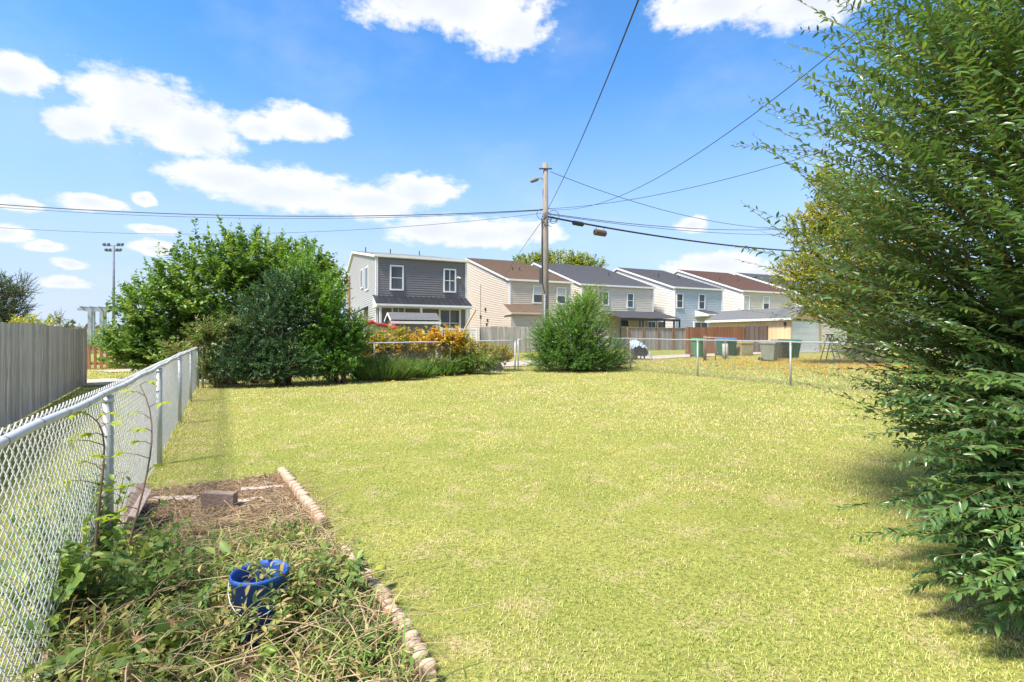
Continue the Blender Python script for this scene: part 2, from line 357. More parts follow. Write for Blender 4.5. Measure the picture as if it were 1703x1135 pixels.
# ------------------------------------------------------------------ houses
def lapped(mb, o, a, u, n, rows, proud):
    """overlapping courses: rows = (h0, h1, a0 at h0, a1 at h0, a0 at h1, a1 at h1)"""
    o, a, u, n = map(lambda v: np.array(v, float), (o, a, u, n))
    for h0, h1, l0, r0, l1, r1 in rows:
        p = o + u * h0 + n * proud; q = o + u * h1
        mb.quad(p + a * l0, p + a * r0, q + a * r1, q + a * l1); b = o + u * h0
        mb.quad(b + a * l0, b + a * r0, p + a * r0, p + a * l0)
def rows_rect(w, h, c, x0=0):
    k = max(1, round(h / c)); e = h / k; return [(i * e, (i + 1) * e, x0, w, x0, w) for i in range(k)]
def siding(nm, c): return mat(nm, c, tuple(v * .9 for v in c), 1.3, .55, .0, spec=.35, stretch=(1, 1, 4))
WHITE = mat('white_trim', (.78, .78, .76), (.70, .70, .68), 3, .5)
GLASS = mat('window_glass', (.035, .045, .05), (.09, .10, .105), .9, .1, spec=.5, detail=2)
GLASSG = mat('window_glass_green', (.035, .10, .075), (.05, .07, .065), .9, .08, spec=.8, detail=2)
BLIND = mat('window_blind', (.55, .56, .55), (.45, .46, .46), 2, .5, stretch=(1, 1, 14))
DARK = mat('dark_metal', (.035, .035, .04), (.05, .05, .05), 5, .45, spec=.5)
HANG = math.atan2(.413, .911)
HU = np.array((math.cos(HANG), math.sin(HANG))); HV = np.array((-HU[1], HU[0]))
class House:
    def __init__(s, name, label, px, Yd, hE, W, sR, hR, wall_f, wall_s, roof, back=None, base=None, course=.15, eave=.1, trim=WHITE):
        s.P = np.array(((px - CX) / F * Yd, Yd)); s.W = W; s.z0 = gz(*s.P) if base is None else base
        hE -= s.z0; hR -= s.z0; s.hE = hE; s.t = t = thing(name, label, 'house', (*s.P, s.z0), HANG)
        D, hB = back or (2 * sR, hE); hB = hB - s.z0 if back else hB; s.D = D
        mb = MB(); lapped(mb, (0, 0, 0), (1, 0, 0), (0, 0, 1), (0, -1, 0), rows_rect(W, hE, course), .03); s.front = mb.build('wall', wall_f, t)
        def grows():
            top = max(hE, hR); k = round(top / course); e = top / k; r = []
            for i in range(k):
                def span(h):
                    lo = 0 if h <= hE else sR * (h - hE) / max(hR - hE, 1e-3)
                    hi = D if h <= hB else D - (D - sR) * (h - hB) / max(hR - hB, 1e-3)
                    return (min(lo, sR), max(hi, sR))
                a_, b_ = span(i * e), span((i + 1) * e); r.append((i * e, (i + 1) * e, a_[0], a_[1], b_[0], b_[1]))
            return r
        gr = grows()
        mb = MB(); lapped(mb, (0, D, 0), (0, -1, 0), (0, 0, 1), (-1, 0, 0), [(h0, h1, D - r0, D - l0, D - r1, D - l1) for h0, h1, l0, r0, l1, r1 in gr], .03); s.side = mb.build('wall', wall_s, t)
        mb = MB(); lapped(mb, (W, 0, 0), (0, 1, 0), (0, 0, 1), (1, 0, 0), gr, .014); mb.build('wall', wall_s, t)
        mb = MB(); lapped(mb, (W, D, 0), (-1, 0, 0), (0, 0, 1), (0, 1, 0), rows_rect(W, hB, course), .014); mb.build('wall', wall_f, t)
        # roof: shingle courses on a deck
        ov = .16; mb = MB(); dk = MB(); sl = (hR - hE) / sR; y0 = -eave; z0 = hE - sl * eave + .1; Lf = math.hypot(sR + eave, hR - hE + sl * eave)
        uf = np.array((0, sR + eave, hR - hE + sl * eave)) / Lf; nf = np.array((0, -uf[2], uf[1]))
        lapped(mb, np.array((0, y0, z0)) + nf * .02, (1, 0, 0), uf, nf, rows_rect(W + ov, Lf, .19, -ov), .012)
        sb = (hR - hB) / (D - sR); Lb = math.hypot(D - sR + eave, hR - hB + sb * eave); ub = np.array((0, -(D - sR + eave), hR - hB + sb * eave)) / Lb; nb = np.array((0, ub[2], -ub[1]))
        lapped(mb, np.array((0, D + eave, hB - sb * eave + .1)) + nb * .02, (-1, 0, 0), ub, nb, rows_rect(ov, Lb, .19, -W - ov), .012)
        s.roof = mb.build('roof', roof, t)
        prof = [(y0, z0), (sR, hR + .1), (D + eave, hB - sb * eave + .1), (D + eave, hB - sb * eave - .06), (sR, hR - .08), (y0, z0 - .16)]
        dk = MB(); dk.add([(-ov, y, z) for y, z in prof] + [(W + ov, y, z) for y, z in prof],
               [(0, 1, 4, 5), (1, 2, 3, 4), (11, 10, 7, 6), (10, 9, 8, 7), (0, 5, 11, 6), (2, 8, 9, 3), (5, 4, 10, 11), (4, 3, 9, 10)])
        dk.build('fascia', trim, t)
        MB().box(-ov, W + ov, y0 - .12, y0 - .005, z0 - .13, z0 + .005).build('gutter', trim, s.roof)
        for x in (-.03, W - .09):
            MB().box(x, x + .12, -.05, -.001, 0, hE - .05).build('corner_trim', trim, t)
        MB().box(-.05, -.001, -.05, .1, 0, hE - .05).build('corner_trim', trim, t)
    def loc(s, px, py, y=0.):
        """photo pixel -> x, height on the plane parallel to the front at depth y"""
        P = s.P + HV * y; d = np.array(((px - CX) / F, 1.)); k = P.dot(HV) / d.dot(HV)
        q = d * k; return float((q - s.P).dot(HU)), float(CAMZ + (HY - py) / F * k - s.z0)
    def sloc(s, px, py, x=0.):
        P = s.P + HU * x; d = np.array(((px - CX) / F, 1.)); k = P.dot(HU) / d.dot(HU); q = d * k
        return float((q - s.P).dot(HV)), float(CAMZ + (HY - py) / F * k - s.z0)
    def window(s, px0, py0, px1, py1, y=0., glass=None, cols=1, rows=2, fr=.09, blind=False, name='window'):
        x0, z1 = s.loc(px0, py0, y); x1, z0 = s.loc(px1, py1, y)
        return s.window_at(x0, x1, z0, z1, y, glass, cols, rows, fr, blind, name)
    def window_at(s, x0, x1, z0, z1, y=0., glass=None, cols=1, rows=2, fr=.09, blind=False, name='window'):
        m = MB(); yo, yi = y - .09, y - .001
        m.box(x0, x0 + fr, yo, yi, z0, z1); m.box(x1 - fr, x1, yo, yi, z0, z1); m.box(x0 + fr, x1 - fr, yo, yi, z1 - fr, z1); m.box(x0 + fr, x1 - fr, yo - .02, yi, z0, z0 + fr)
        w = m.build(name, WHITE, s.t)
        ix0, ix1, iz0, iz1 = x0 + fr, x1 - fr, z0 + fr, z1 - fr; mw = (ix1 - ix0) / cols; mh = (iz1 - iz0) / rows
        for i in range(cols):
            for j in range(rows):
                a, b, c, d = ix0 + i * mw + .012, ix0 + (i + 1) * mw - .012, iz0 + j * mh + .012, iz0 + (j + 1) * mh - .012
                MB().box(a, b, y - .055, y - .034, c, d).build('pane', BLIND if (blind and j == rows - 1) else (glass or GLASS), w)
        m = MB()
        for i in range(1, cols): m.box(ix0 + i * mw - .025, ix0 + i * mw + .025, y - .07, y - .0335, iz0, iz1)
        for j in range(1, rows): m.box(ix0, ix1, y - .066, y - .033, iz0 + j * mh - .022, iz0 + j * mh + .022)
        if m.v: m.build('sash', WHITE, w)
        return w
    def side_window(s, px0, py0, px1, py1, fr=.08):
        y1, z1 = s.sloc(px0, py0); y0, z0 = s.sloc(px1, py1); m = MB()
        for a, b, c, d in ((y0, y0 + fr, z0, z1), (y1 - fr, y1, z0, z1), (y0 + fr, y1 - fr, z1 - fr, z1), (y0 + fr, y1 - fr, z0, z0 + fr)): m.box(-.09, -.001, a, b, c, d)
        w = m.build('window', WHITE, s.t); MB().box(-.055, -.034, y0 + fr, y1 - fr, z0 + fr, z1 - fr).build('pane', GLASS, w)
    def porch_roof(s, px0, px1, py_top, py_bot, out, m, seams=0, name='porch_roof', trim=WHITE, ends=True):
        x0, zb = s.loc(px0, py_bot, -out); x1, _ = s.loc(px1, py_bot, -out); zt = s.loc((px0 + px1) / 2, py_top, 0)[1]
        r = MB(); Lf = math.hypot(out, zt - zb); u = np.array((0, out, zt - zb)) / Lf; n = np.array((0, -u[2], u[1]))
        if seams:
            r.add([(x0, -out, zb), (x1, -out, zb), (x1, -.01, zt), (x0, -.01, zt)], [(0, 1, 2, 3)])
            for i in range(seams + 1):
                x = x0 + (x1 - x0) * i / seams; r.bar((x, -out, zb + .02), (x, -.02, zt + .02), .035, .04)
        else: lapped(r, (0, -out, zb), (1, 0, 0), u, n, rows_rect(x1, Lf, .19, x0), .012)
        ro = r.build(name, m, s.t)
        f = MB(); f.add([(x0 + .01, -out, zb - .01), (x1 - .01, -out, zb - .01), (x1 - .01, -.015, zt - .01), (x0 + .01, -.015, zt - .01), (x0 + .01, -out, zb - .16), (x1 - .01, -out, zb - .16), (x1 - .01, -.015, zb - .16), (x0 + .01, -.015, zb - .16)],
              [(4, 5, 1, 0), (5, 6, 2, 1), (7, 4, 0, 3), (4, 7, 6, 5)]); f.build('fascia', trim, ro)
        MB().box(x0, x1, -out - .1, -out - .004, zb - .1, zb + .01).build('gutter', trim, ro)
        return x0, x1, zb
def shingle(name, c): 
    return mat(name, c, tuple(v * .62 for v in c), 9, .9, .3, spec=.12, stretch=(1, 3, 3), detail=8)
SH_BROWN = shingle('brown_shingles', (.20, .135, .095)); SH_GREY = shingle('grey_shingles', (.12, .12, .13)); SH_RED = shingle('red_shingles', (.16, .092, .075)); SH_LGREY = shingle('weathered_shingles', (.20, .20, .205)); SH_W = shingle('white_membrane', (.62, .62, .60))
S_GREY = siding('charcoal_siding', (.20, .19, .19)); S_LGREY = siding('pale_grey_siding', (.44, .43, .43)); S_TAN = siding('tan_siding', (.62, .53, .43)); S_CREAM = siding('cream_siding', (.66, .60, .50)); S_WHITE = siding('white_siding', (.66, .63, .59)); S_BLUE = siding('blue_grey_siding', (.46, .52, .58))
METAL_ROOF = mat('standing_seam_metal', (.03, .032, .038), (.045, .047, .055), 3, .4, spec=.5, metal=.3)

# H1, the remodelled charcoal house
h1 = House('house', 'charcoal two-storey house with flat white eave and dark metal porch roof', 626, 31, 6.55, 5.75, 10.4, 8.35, S_GREY, S_LGREY, SH_W, back=(13.5, 7.3), course=.14, eave=.12)
h1.window(648, 441, 671, 484); h1.window(737, 447, 758, 487.5, cols=2)
h1.side_window(609, 446, 614, 482); h1.side_window(601, 450, 605, 479)
px0, px1, pzb = h1.porch_roof(626, 785, 494, 505.5, 1.3, METAL_ROOF, 18)
for x in (px0 + .18, px0 + 2.6, px1 - .25): MB().box(x, x + .12, -1.28, -1.16, 0, pzb - .165).build('porch_post', WHITE, h1.t)
h1.window(651, 510, 673.5, 540, cols=2, rows=1); h1.window(729, 513, 766, 562, cols=2, rows=2, name='sliding_door', fr=.12)
y, z = h1.sloc(595, 500); MB().add([(0, 3, 3.2), (0, 5, 3.2), (-.9, 5, 2.75), (-.9, 3, 2.75), (0, 3, 3.1), (0, 5, 3.1), (-.9, 5, 2.65), (-.9, 3, 2.65)], [(0, 1, 2, 3), (7, 6, 5, 4), (3, 2, 6, 7), (0, 3, 7, 4), (1, 5, 6, 2)]).build('side_awning', METAL_ROOF, h1.t)
x, z = h1.loc(761, 462); b = MB(); b.box(x - .05, x + .07, -.1, -.014, z - .05, z + .07); b.tube([(x - .05, -.12, z - .02), (x - .09, -.22, z - .06)], .05, 8); b.tube([(x + .08, -.12, z - .02), (x + .12, -.22, z - .06)], .05, 8); b.build('flood_light', WHITE, h1.t)
for fx in (.4, 2.2, 4.4):
    MB().tube([(fx, 7., 7.3), (fx, 7., 7.75)], .04, 6).build('roof_vent', DARK, h1.roof)
MB().tube([(-.1, 12.6, 0), (-.1, 12.6, 6.2)], .16, 8).build('chimney_pipe', mat('rusty_pipe', (.45, .25, .16), (.35, .2, .13), 5, .7), h1.t)

h2 = House('house', 'tan sided house with brown shingle roof between charcoal house and utility pole', 848, 39, 6.0, 5.35, 9.7, 8.95, S_TAN, S_TAN, SH_BROWN)
h2.window(885.5, 475, 903, 505.5, rows=2, blind=True); h2.window(925, 478, 941, 507, blind=True)
x0, z0 = h2.loc(848, 521, -1.7); lx0, lx1, lz = h2.porch_roof(850, 905, 507, 520, 1.5, SH_BROWN, trim=S_TAN)
mb = MB(); lapped(mb, (lx0 + .1, -1.3, 0), (1, 0, 0), (0, 0, 1), (0, -1, 0), rows_rect(lx1 - lx0 - .2, lz - .18, .125), .014); mb.build('porch_wall', S_TAN, h2.t)
mb = MB(); lapped(mb, (lx0 + .1, 0, 0), (0, -1, 0), (0, 0, 1), (-1, 0, 0), rows_rect(1.3, lz - .18, .125), .014); mb.build('porch_wall', S_TAN, h2.t)
y, z = h2.sloc(800, 473); y2, z2 = h2.sloc(800, 545); MB().tube([(-.05, y, max(z2, .2)), (-.05, y, z)], .018, 6).build('conduit', mat('rusty_conduit', (.35, .22, .12), None, 8, .7), h2.t)
for (qx, qy) in ((808.5, 515), (800.5, 527), (812, 533), (810.5, 540)):
    y, z = h2.sloc(qx, qy); MB().box(-.12, -.016, y - .1, y + .1, z - .12, z + .12).build('meter_box', DARK, h2.t, bevel=.02)
for (qx, qs) in ((832, .28), (875, .5)): MB().tube([(1.2 + qs * 3, 4., 6.95 - h2.z0), (1.2 + qs * 3, 4., 7.6 - h2.z0)], .05, 6).build('roof_vent', DARK, h2.roof)

h3 = House('house', 'cream house with grey roof partly behind the round bush', 968, 42.5, 6.0, 7.4, 8.6, 8.9, S_CREAM, S_CREAM, SH_GREY)
h3.window(1042, 487.5, 1053.5, 513, glass=GLASSG); h3.window(1001, 485, 1012, 509, glass=GLASSG)
h3.window(1030, 531, 1046, 545, -.0, cols=1, rows=1); h3.window(1076, 534, 1090, 549, rows=1, cols=2); h3.window(1092, 534, 1105, 549, rows=1, cols=1)
h4 = House('house', 'blue-grey fronted house with white gable side and charcoal roof', 1122, 45, 6.0, 5.6, 8.3, 8.7, S_BLUE, S_WHITE, SH_GREY)
h4.window(1124, 488, 1135.5, 513.5); h4.window(1161, 489, 1172, 515.5); h4.window(1152.5, 534, 1177, 556, cols=2, rows=1, name='patio_door', fr=.16)
h4.porch_roof(1178, 1203, 517, 522.5, 1.6, SH_GREY)
h5 = House('house', 'cream house under a reddish brown roof behind the garage', 1235, 48.6, 6.02, 7.2, 8.6, 9.0, S_CREAM, S_WHITE, SH_RED)
h5.window(1235.5, 491, 1246, 517, glass=BLIND); h5.window(1268, 493, 1279, 517, blind=True)
h6 = House('house', 'white gabled house farthest along the row, only its roof corner showing', 1335, 53, 6.1, 7., 8.4, 9.2, S_CREAM, S_WHITE, SH_GREY)
for h, fx in ((h3, 5.5), (h4, 1.6), (h4, 4.1), (h5, 1.3), (h5, 4.)):
    MB().tube([(fx, 4., h.hE + .9), (fx, 4., h.hE + 1.75)], .05, 6).build('roof_vent', DARK, h.roof)
# patio cover of the cream house: dark roof on black posts
def local(h, q): d = np.array(q[:2]) - h.P; return float(d.dot(HU)), float(d.dot(HV))
pc = thing('patio_cover', 'dark roofed patio cover on thin black posts behind cream house', 'patio cover', (*(h3.P + HU * 1.6 - HV * .05), h3.z0), HANG)
W_, D_ = 6.0, 3.0
r_ = MB(); lapped(r_, (-.1, -D_ - .15, 2.55), (1, 0, 0), nrm(np.array((0, D_ + .13, .72))), nrm(np.array((0, -.72, D_ + .15))), rows_rect(W_ + .2, 3.2, .19), .012); r_.build('roof', SH_GREY, pc)
MB().box(-.05, W_ + .05, -D_ - .1, -D_ + .0, 2.33, 2.5).build('beam', DARK, pc)
for x in (.0, 1.9, 2.2, 4.4, 5.4, W_): MB().box(x - .05, x + .05, -D_ - .09, -D_ + .01, 0, 2.328).build('post', DARK, pc)

# ------------------------------------------------------------------ garage
YEL = mat('yellow_board', (.74, .55, .32), (.68, .49, .28), 4, .7, stretch=(6, 6, .5))
GA = math.atan2(NN[1], NN[0]); gp_ = at(1314, 562, 33)[:2]; gzb = gz(*gp_)
ga = thing('garage', 'low yellow garage with grey roof and white roll-up door', 'garage', (*gp_, gzb), GA)
gw, gd, ge, gr_ = 3.5, 6.3, 2.34, 2.95
m = MB(); m.prism([(0, 0), (gw, 0), (gw, ge), (gw / 2, gr_), (0, ge)], 0, gd); m.build('wall', YEL, ga)
m = MB()
for i in range(22): m.box(-.012, -.001, .1 + i * .285, .115 + i * .285, .05, ge - .05)
m.build('batten', mat('yellow_batten', (.6, .43, .25), None, 4, .7), ga)
m = MB()
for sg in (0, 1):
    x0 = -.25 if sg == 0 else gw + .25; z0 = ge - .08; u_ = nrm(np.array((gw / 2 - x0, 0, gr_ + .07 - z0))); Lg = math.hypot(gw / 2 - x0, gr_ + .07 - z0)
    a_ = (0, -1, 0) if sg == 0 else (0, 1, 0); o_ = (x0, gd + .2, z0) if sg == 0 else (x0, -.2, z0); n_ = np.cross(np.array(a_), u_)
    lapped(m, np.array(o_) + n_ * .03, a_, u_, n_, rows_rect(gd + .4, Lg, .19), .012)
gro = m.build('roof', SH_LGREY, ga)
m = MB()
for y_ in (-.2, gd + .17):
    m.prism([(-.25, ge - .1), (gw / 2, gr_ + .06), (gw + .25, ge - .1), (gw + .25, ge - .24), (gw / 2, gr_ - .08), (-.25, ge - .24)], y_, y_ + .03)
m.box(-.28, -.245, -.2, gd + .2, ge - .22, ge - .07); m.build('fascia', WHITE, ga)
dr = MB().box(.12, gw - .42, -.05, -.02, 0, 2.05).build('garage_door', WHITE, ga)
for i in range(5): MB().box(.14, gw - .44, -.062, -.052, .03 + i * .41, .40 + i * .41).build('door_panel', mat('white_door_panel', (.70, .71, .72), (.62, .63, .64), 3, .45), dr)
m = MB(); m.box(.0, .118, -.07, -.018, 0, 2.17); m.box(gw - .418, gw - .30, -.07, -.018, 0, 2.17); m.box(.118, gw - .418, -.07, -.018, 2.052, 2.17); m.build('door_frame', mat('tan_trim', (.62, .48, .32), None, 4, .6), dr)
MB().box(-.1, -.015, .25, .37, 1.75, 1.98).build('wall_lamp', DARK, ga)

# ------------------------------------------------------------------ chain-link fences
GALV = mat('painted_galvanised', (.60, .61, .62), (.50, .51, .52), 9, .45, .05, spec=.5, metal=.25)
GALV_P = mat('weathered_post', (.52, .53, .53), (.36, .37, .35), 6, .6, .1, stretch=(1, 1, .4), spec=.4, metal=.2)
WIRE = mat('white_coated_wire', (.80, .80, .77), (.58, .56, .53), 14, .5, spec=.4)
WIRE_D = mat('dull_wire', (.40, .39, .37), (.26, .25, .23), 14, .55, spec=.4, metal=.3)
def chain_link(name, label, posts, tops, wire_r, wire_m, post_r=.03, rail_r=.021, side=1, w=.036, sides=4, cat='fence', end_post=True, rail=True, over=.035, ties=True):
    """posts: list of xy; tops: rail height at each. The wire hangs on the far side of the rail"""
    posts = np.array(posts, float); base = np.array((*posts[0], gz(*posts[0]))); t = thing(name, label, cat, base)
    d = nrm(posts[-1] - posts[0]); nv = np.array((d[1], -d[0])) * side
    for i, (p, zt) in enumerate(zip(posts, tops)):
        z0 = gz(*p) - .1; r = post_r * (1.25 if i in (0, len(posts) - 1) and end_post else 1)
        q = Vector((p[0] - base[0], p[1] - base[1], 0)); b = MB().tube([q + Vector((0, 0, z0 - base[2])), q + Vector((0, 0, zt - base[2] - .022))], r, 12)
        po = b.build('post', GALV_P, t, True)
        MB().tube([q + Vector((0, 0, zt - base[2] - .07)), q + Vector((0, 0, zt - base[2] - .045))], r + .004, 12).build('post_band', GALV, po, True)
        MB().tube([q + Vector((0, 0, zt - base[2] - .30)), q + Vector((0, 0, zt - base[2] - .293))], r + .004, 12).build('tie_wire', GALV, po, True)
    seg = np.r_[0, np.cumsum(np.linalg.norm(np.diff(posts, axis=0), axis=1))]; Ltot = seg[-1]
    def P(s, z=None):
        xy = np.stack([np.interp(s, seg, posts[:, 0]), np.interp(s, seg, posts[:, 1])], -1); return xy
    if rail:
        s = np.linspace(0, Ltot, max(12, int(Ltot / .35))); xy = P(s); zz = np.interp(s, seg, tops) - .012 * np.sin(s * 2.06) ** 2
        MB().tube(np.c_[xy, zz] - base, rail_r, 12).build('top_rail', GALV, t, True)
        if ties:
            for s_ in np.arange(.3, Ltot, .42):
                q = np.r_[P(s_), np.interp(s_, seg, tops) - .012 * math.sin(s_ * 2.06) ** 2] - base; dd = Vector((*d, 0)) * .004
                MB().tube([Vector(q) - dd, Vector(q) + dd], rail_r + .0025, 10).build('rail_tie', WIRE_D, t, True)
    # woven wires: each a zigzag hooked into its neighbours
    n = int(Ltot / w); k = int((np.mean(tops) - np.mean(g(posts[:, 0], posts[:, 1]))) / w) + 1
    i = np.arange(n)[:, None]; j = np.arange(k)[None]; s = (i + ((j + i) % 2) * 1.04 - .02) * w
    xy = np.stack([np.interp(s, seg, posts[:, 0]), np.interp(s, seg, posts[:, 1])], -1)
    top = np.interp(s, seg, tops) + over; bot = g(xy[..., 0], xy[..., 1]) + .02; z = bot + (top - bot) * j / (k - 1)
    off = rail_r + .006 + np.where((j + i) % 2 == 0, 1, -1) * wire_r * .9
    off = off + .006 * np.sin(s * 1.7 + z * 3) ; xy = xy + nv * off[..., None]
    V, Q = tubes(np.concatenate([xy, z[..., None]], -1) - base, wire_r, sides, (*nv, 0))
    link('wire_mesh', np_mesh('wire_mesh', V, Q, wire_m, None, True), t)['kind'] = 'stuff'
    return t
bs = [-3.05, 0, 3.05, 6.1, 9.15, 12.2]
chain_link('chain_link_fence', 'white chain-link fence running along the left side of the lawn', [lot(0, b) for b in bs], [1.222, 1.224, 1.254, 1.291, 1.302, 1.323], .0031, WIRE, .031, .021, side=-1, sides=5)
bk = [lot(a, 12.2) for a in (0.12, 2.2, 4.88, 7.53, 10.12)]
chain_link('chain_link_fence', 'rusty chain-link fence behind the golden foliage at the back', bk, [gz(*p) + 1.17 for p in bk], .0034, WIRE_D, .024, .019, side=-1, sides=3, ties=False)
gt = [lot(a, 12.2) for a in (10.25, 11.2)]
chain_link('chain_link_gate', 'narrow chain-link gate between paired posts beside the round bush', gt, [gz(*p) + 1.2 for p in gt], .0034, WIRE_D, .022, .019, side=-1, sides=3, cat='gate', ties=False)
rb = [lot(14.2, b) for b in (12.2, 10.45, 7.25, 4.08, 1.05, -2.)]
chain_link('chain_link_fence', 'chain-link fence with white posts along the right side of lawn', rb, [gz(*p) + 1.2 for p in rb], .0032, WIRE_D, .027, .021, side=1, sides=3, ties=False)

# ------------------------------------------------------------------ board fences
WOOD_G = mat('grey_weathered_wood', (.62, .56, .51), (.34, .30, .27), 5, .9, .5, stretch=(7, 7, .45), rnd=.22, spec=.1, detail=8)
WOOD_G2 = mat('pale_weathered_wood', (.40, .37, .36), (.27, .24, .23), 5, .9, .3, stretch=(7, 7, .45), rnd=.18, spec=.1)
WOOD_O = mat('orange_cedar', (.40, .20, .11), (.29, .135, .075), 5, .85, .3, stretch=(7, 7, .45), rnd=.2, spec=.1)
WOOD_B = mat('brown_grey_wood', (.29, .215, .18), (.19, .15, .14), 5, .9, .3, stretch=(7, 7, .45), rnd=.25, spec=.1)
WOOD_P = mat('brown_post_wood', (.28, .16, .10), (.2, .115, .07), 5, .85, .2, stretch=(7, 7, .45), spec=.1)
def board_fence(name, label, p0, p1, top, m, pw=.14, gap=.006, ear=.03, thick=.018, post_m=None, rails=(.25, .95, 1.6), flip=1, cap=False, post_every=2.4, posts_front=False, ground_gap=.03, seed=1, front_rail=False, cat='fence'):
    rng = random.Random(seed); p0 = np.array(p0, float); p1 = np.array(p1, float); d = p1 - p0; Ln = np.linalg.norm(d); ang = math.atan2(d[1], d[0]); z0 = gz(*p0)
    t = thing(name, label, cat, (*p0, z0), ang); n = int(Ln / (pw + gap)); meshes = {}
    topz = top if callable(top) else (lambda s: top)
    def zloc(s): q = p0 + d / Ln * s; return gz(*q) - z0
    h = np.mean([topz(0) - z0, topz(Ln) - z0 - zloc(Ln)])
    for v in range(4):
        e = ear * (1 + .2 * v); hw = pw / 2 - .002 * v
        prof = [(-hw, 0), (hw, 0), (hw, 1 - e / h), (hw - e, 1), (-hw + e, 1), (-hw, 1 - e / h)] if ear else [(-hw, 0), (hw, 0), (hw, 1), (-hw, 1)]
        meshes[v] = MB().prism(prof, -thick / 2, thick / 2).mesh('plank', m)
    for i in range(n):
        s = (i + .5) * (pw + gap); zb = zloc(s) + ground_gap; zt = topz(s) - z0 + rng.uniform(-.012, .012)
        o = link('plank', meshes[rng.randrange(4)], t, (s, rng.uniform(-.003, .003), zb)); o.scale = (1, 1, zt - zb); o.rotation_euler = (0, rng.uniform(-.004, .004), rng.uniform(-.03, .03))
    for r in rails:
        MB().bar((0, flip * (thick / 2 + .022), zloc(0) + r), (Ln, flip * (thick / 2 + .022), zloc(Ln) + r), .036, .085).build('rail', m, t)
    pm = post_m or m; k = max(1, round(Ln / post_every)); fy = (-1 if posts_front else 1) * flip * (thick / 2 + .09 if not posts_front else thick / 2 + .05)
    for i in range(k + 1):
        s = min(max(Ln * i / k, .05), Ln - .05); zt = topz(s) - z0 + (.06 if posts_front else -.08)
        MB().box(s - .05, s + .05, fy - .045, fy + .045, zloc(s) - .05, zt).build('post', pm, t)
    if cap: MB().bar((0, 0, topz(0) - z0 + .025), (Ln, 0, topz(Ln) - z0 + .025), .12, .035).build('cap_rail', WOOD_G2, t)
    return t
e3 = np.array((-.535, .845)); e3 /= np.linalg.norm(e3); fr_ = np.array((-12.7, 15.3))
board_fence('board_fence', 'tall grey weathered board fence on the neighbouring lot at left', fr_ - e3 * 13.5, fr_, lambda s: 1.86 + .02 * math.sin(s), WOOD_G, flip=1, ear=.0, gap=.004, seed=4)
board_fence('board_fence', 'grey board fence behind house railing, left of the utility pole', at(799, 562, 33.5)[:2], at(799, 562, 33.5)[:2] + HU * 6.2, 2.34, WOOD_G, flip=1, ear=.02, seed=5)
f0 = at(1043, 562, 37.5)[:2]
board_fence('board_fence', 'pale grey board fence with brown posts and white cap rail', f0, at(1141.5, 562, 39.5)[:2], lambda s: 2.32, WOOD_G2, post_m=WOOD_P, cap=True, posts_front=True, post_every=1.45, ear=0, flip=1, seed=6)
o0 = at(1142.5, 562, 30.6)[:2]
board_fence('board_fence', 'orange cedar board fence behind the trash bins', o0, o0 + U * 5.3, lambda s: 2.20 + .025 * s, WOOD_O, post_m=WOOD_P, ear=0, flip=1, seed=7, posts_front=False)
board_fence('board_fence', 'brown-grey board fence between cedar fence and garage', o0 + U * 5.32, o0 + U * 9.3, lambda s: 2.36 + .012 * s, WOOD_B, ear=.0, flip=1, seed=8)
pk0 = at(143, 562, 20.5)[:2]
board_fence('picket_fence', 'low orange-brown picket fence beyond the grey board fence', pk0, pk0 + np.array((3.4, .9)), lambda s: 1.36, WOOD_O, pw=.11, gap=.10, ear=.05, rails=(.25, .82), flip=1, seed=9, post_every=1.7)

# ------------------------------------------------------------------ yard buildings by the charcoal house
SHED = mat('grey_shed_board', (.20, .20, .205), (.16, .16, .165), 3, .7, stretch=(8, 8, .6))
q0 = at(654, 562, 27.6)[:2]; sz = gz(*q0)
sh = thing('shed', 'small grey garden shed with white trim and shingled gable roof', 'shed', (*q0, sz), HANG)
sw, sd, se, sr = 2.45, 1.5, 2.18, 2.53
# ridge runs along the front; gable faces left
m = MB(); m.add([(0, 0, 0), (sw, 0, 0), (sw, sd, 0), (0, sd, 0), (0, 0, se), (sw, 0, se), (sw, sd, se), (0, sd, se), (0, sd / 2, sr), (sw, sd / 2, sr)],
      [(0, 1, 5, 4), (2, 3, 7, 6), (3, 0, 4, 8, 7), (1, 2, 6, 9, 5)]); m.build('wall', SHED, sh)
m = MB(); a = math.atan2(sr - se, sd / 2)
for sg in (0, 1):
    y0 = -.18 if sg == 0 else sd + .18; z0 = se - .18 * math.tan(a); Lr = (sd / 2 + .18) / math.cos(a); u_ = np.array((0, math.cos(a) * (1 if sg == 0 else -1), math.sin(a)))
    lapped(m, (-.16, y0, z0 + .04) if sg == 0 else (sw + .16, y0, z0 + .04), (1, 0, 0) if sg == 0 else (-1, 0, 0), u_, np.cross((1, 0, 0) if sg == 0 else (-1, 0, 0), u_), rows_rect(sw + .32, Lr, .17), .014)
m.build('roof', SH_LGREY, sh)
m = MB(); m.box(-.16, sw + .16, -.2, -.165, se - .16 - .1, se - .12); m.build('fascia', WHITE, sh)
m = MB()
for x in (-.17, sw + .14):
    m.bar((x, -.18, se - .18 * math.tan(a) - .02), (x, sd / 2, sr - .02), .03, .1); m.bar((x, sd + .18, se - .18 * math.tan(a) - .02), (x, sd / 2, sr - .02), .03, .1)
m.build('rake_board', WHITE, sh)
for x in (-.02, sw - .1): MB().box(x, x + .12, -.03, -.004, 0, se - .27).build('corner_trim', WHITE, sh)
MB().box(-.025, -.004, .55, .95, 1.5, 1.9).build('gable_vent', WHITE, sh)
q1 = at(607, 562, 26.2)[:2]; sz1 = gz(*q1)
s2 = thing('tan_shed', 'tan lean-to shed topped by a sagging red tarp', 'shed', (*q1, sz1), HANG - .05)
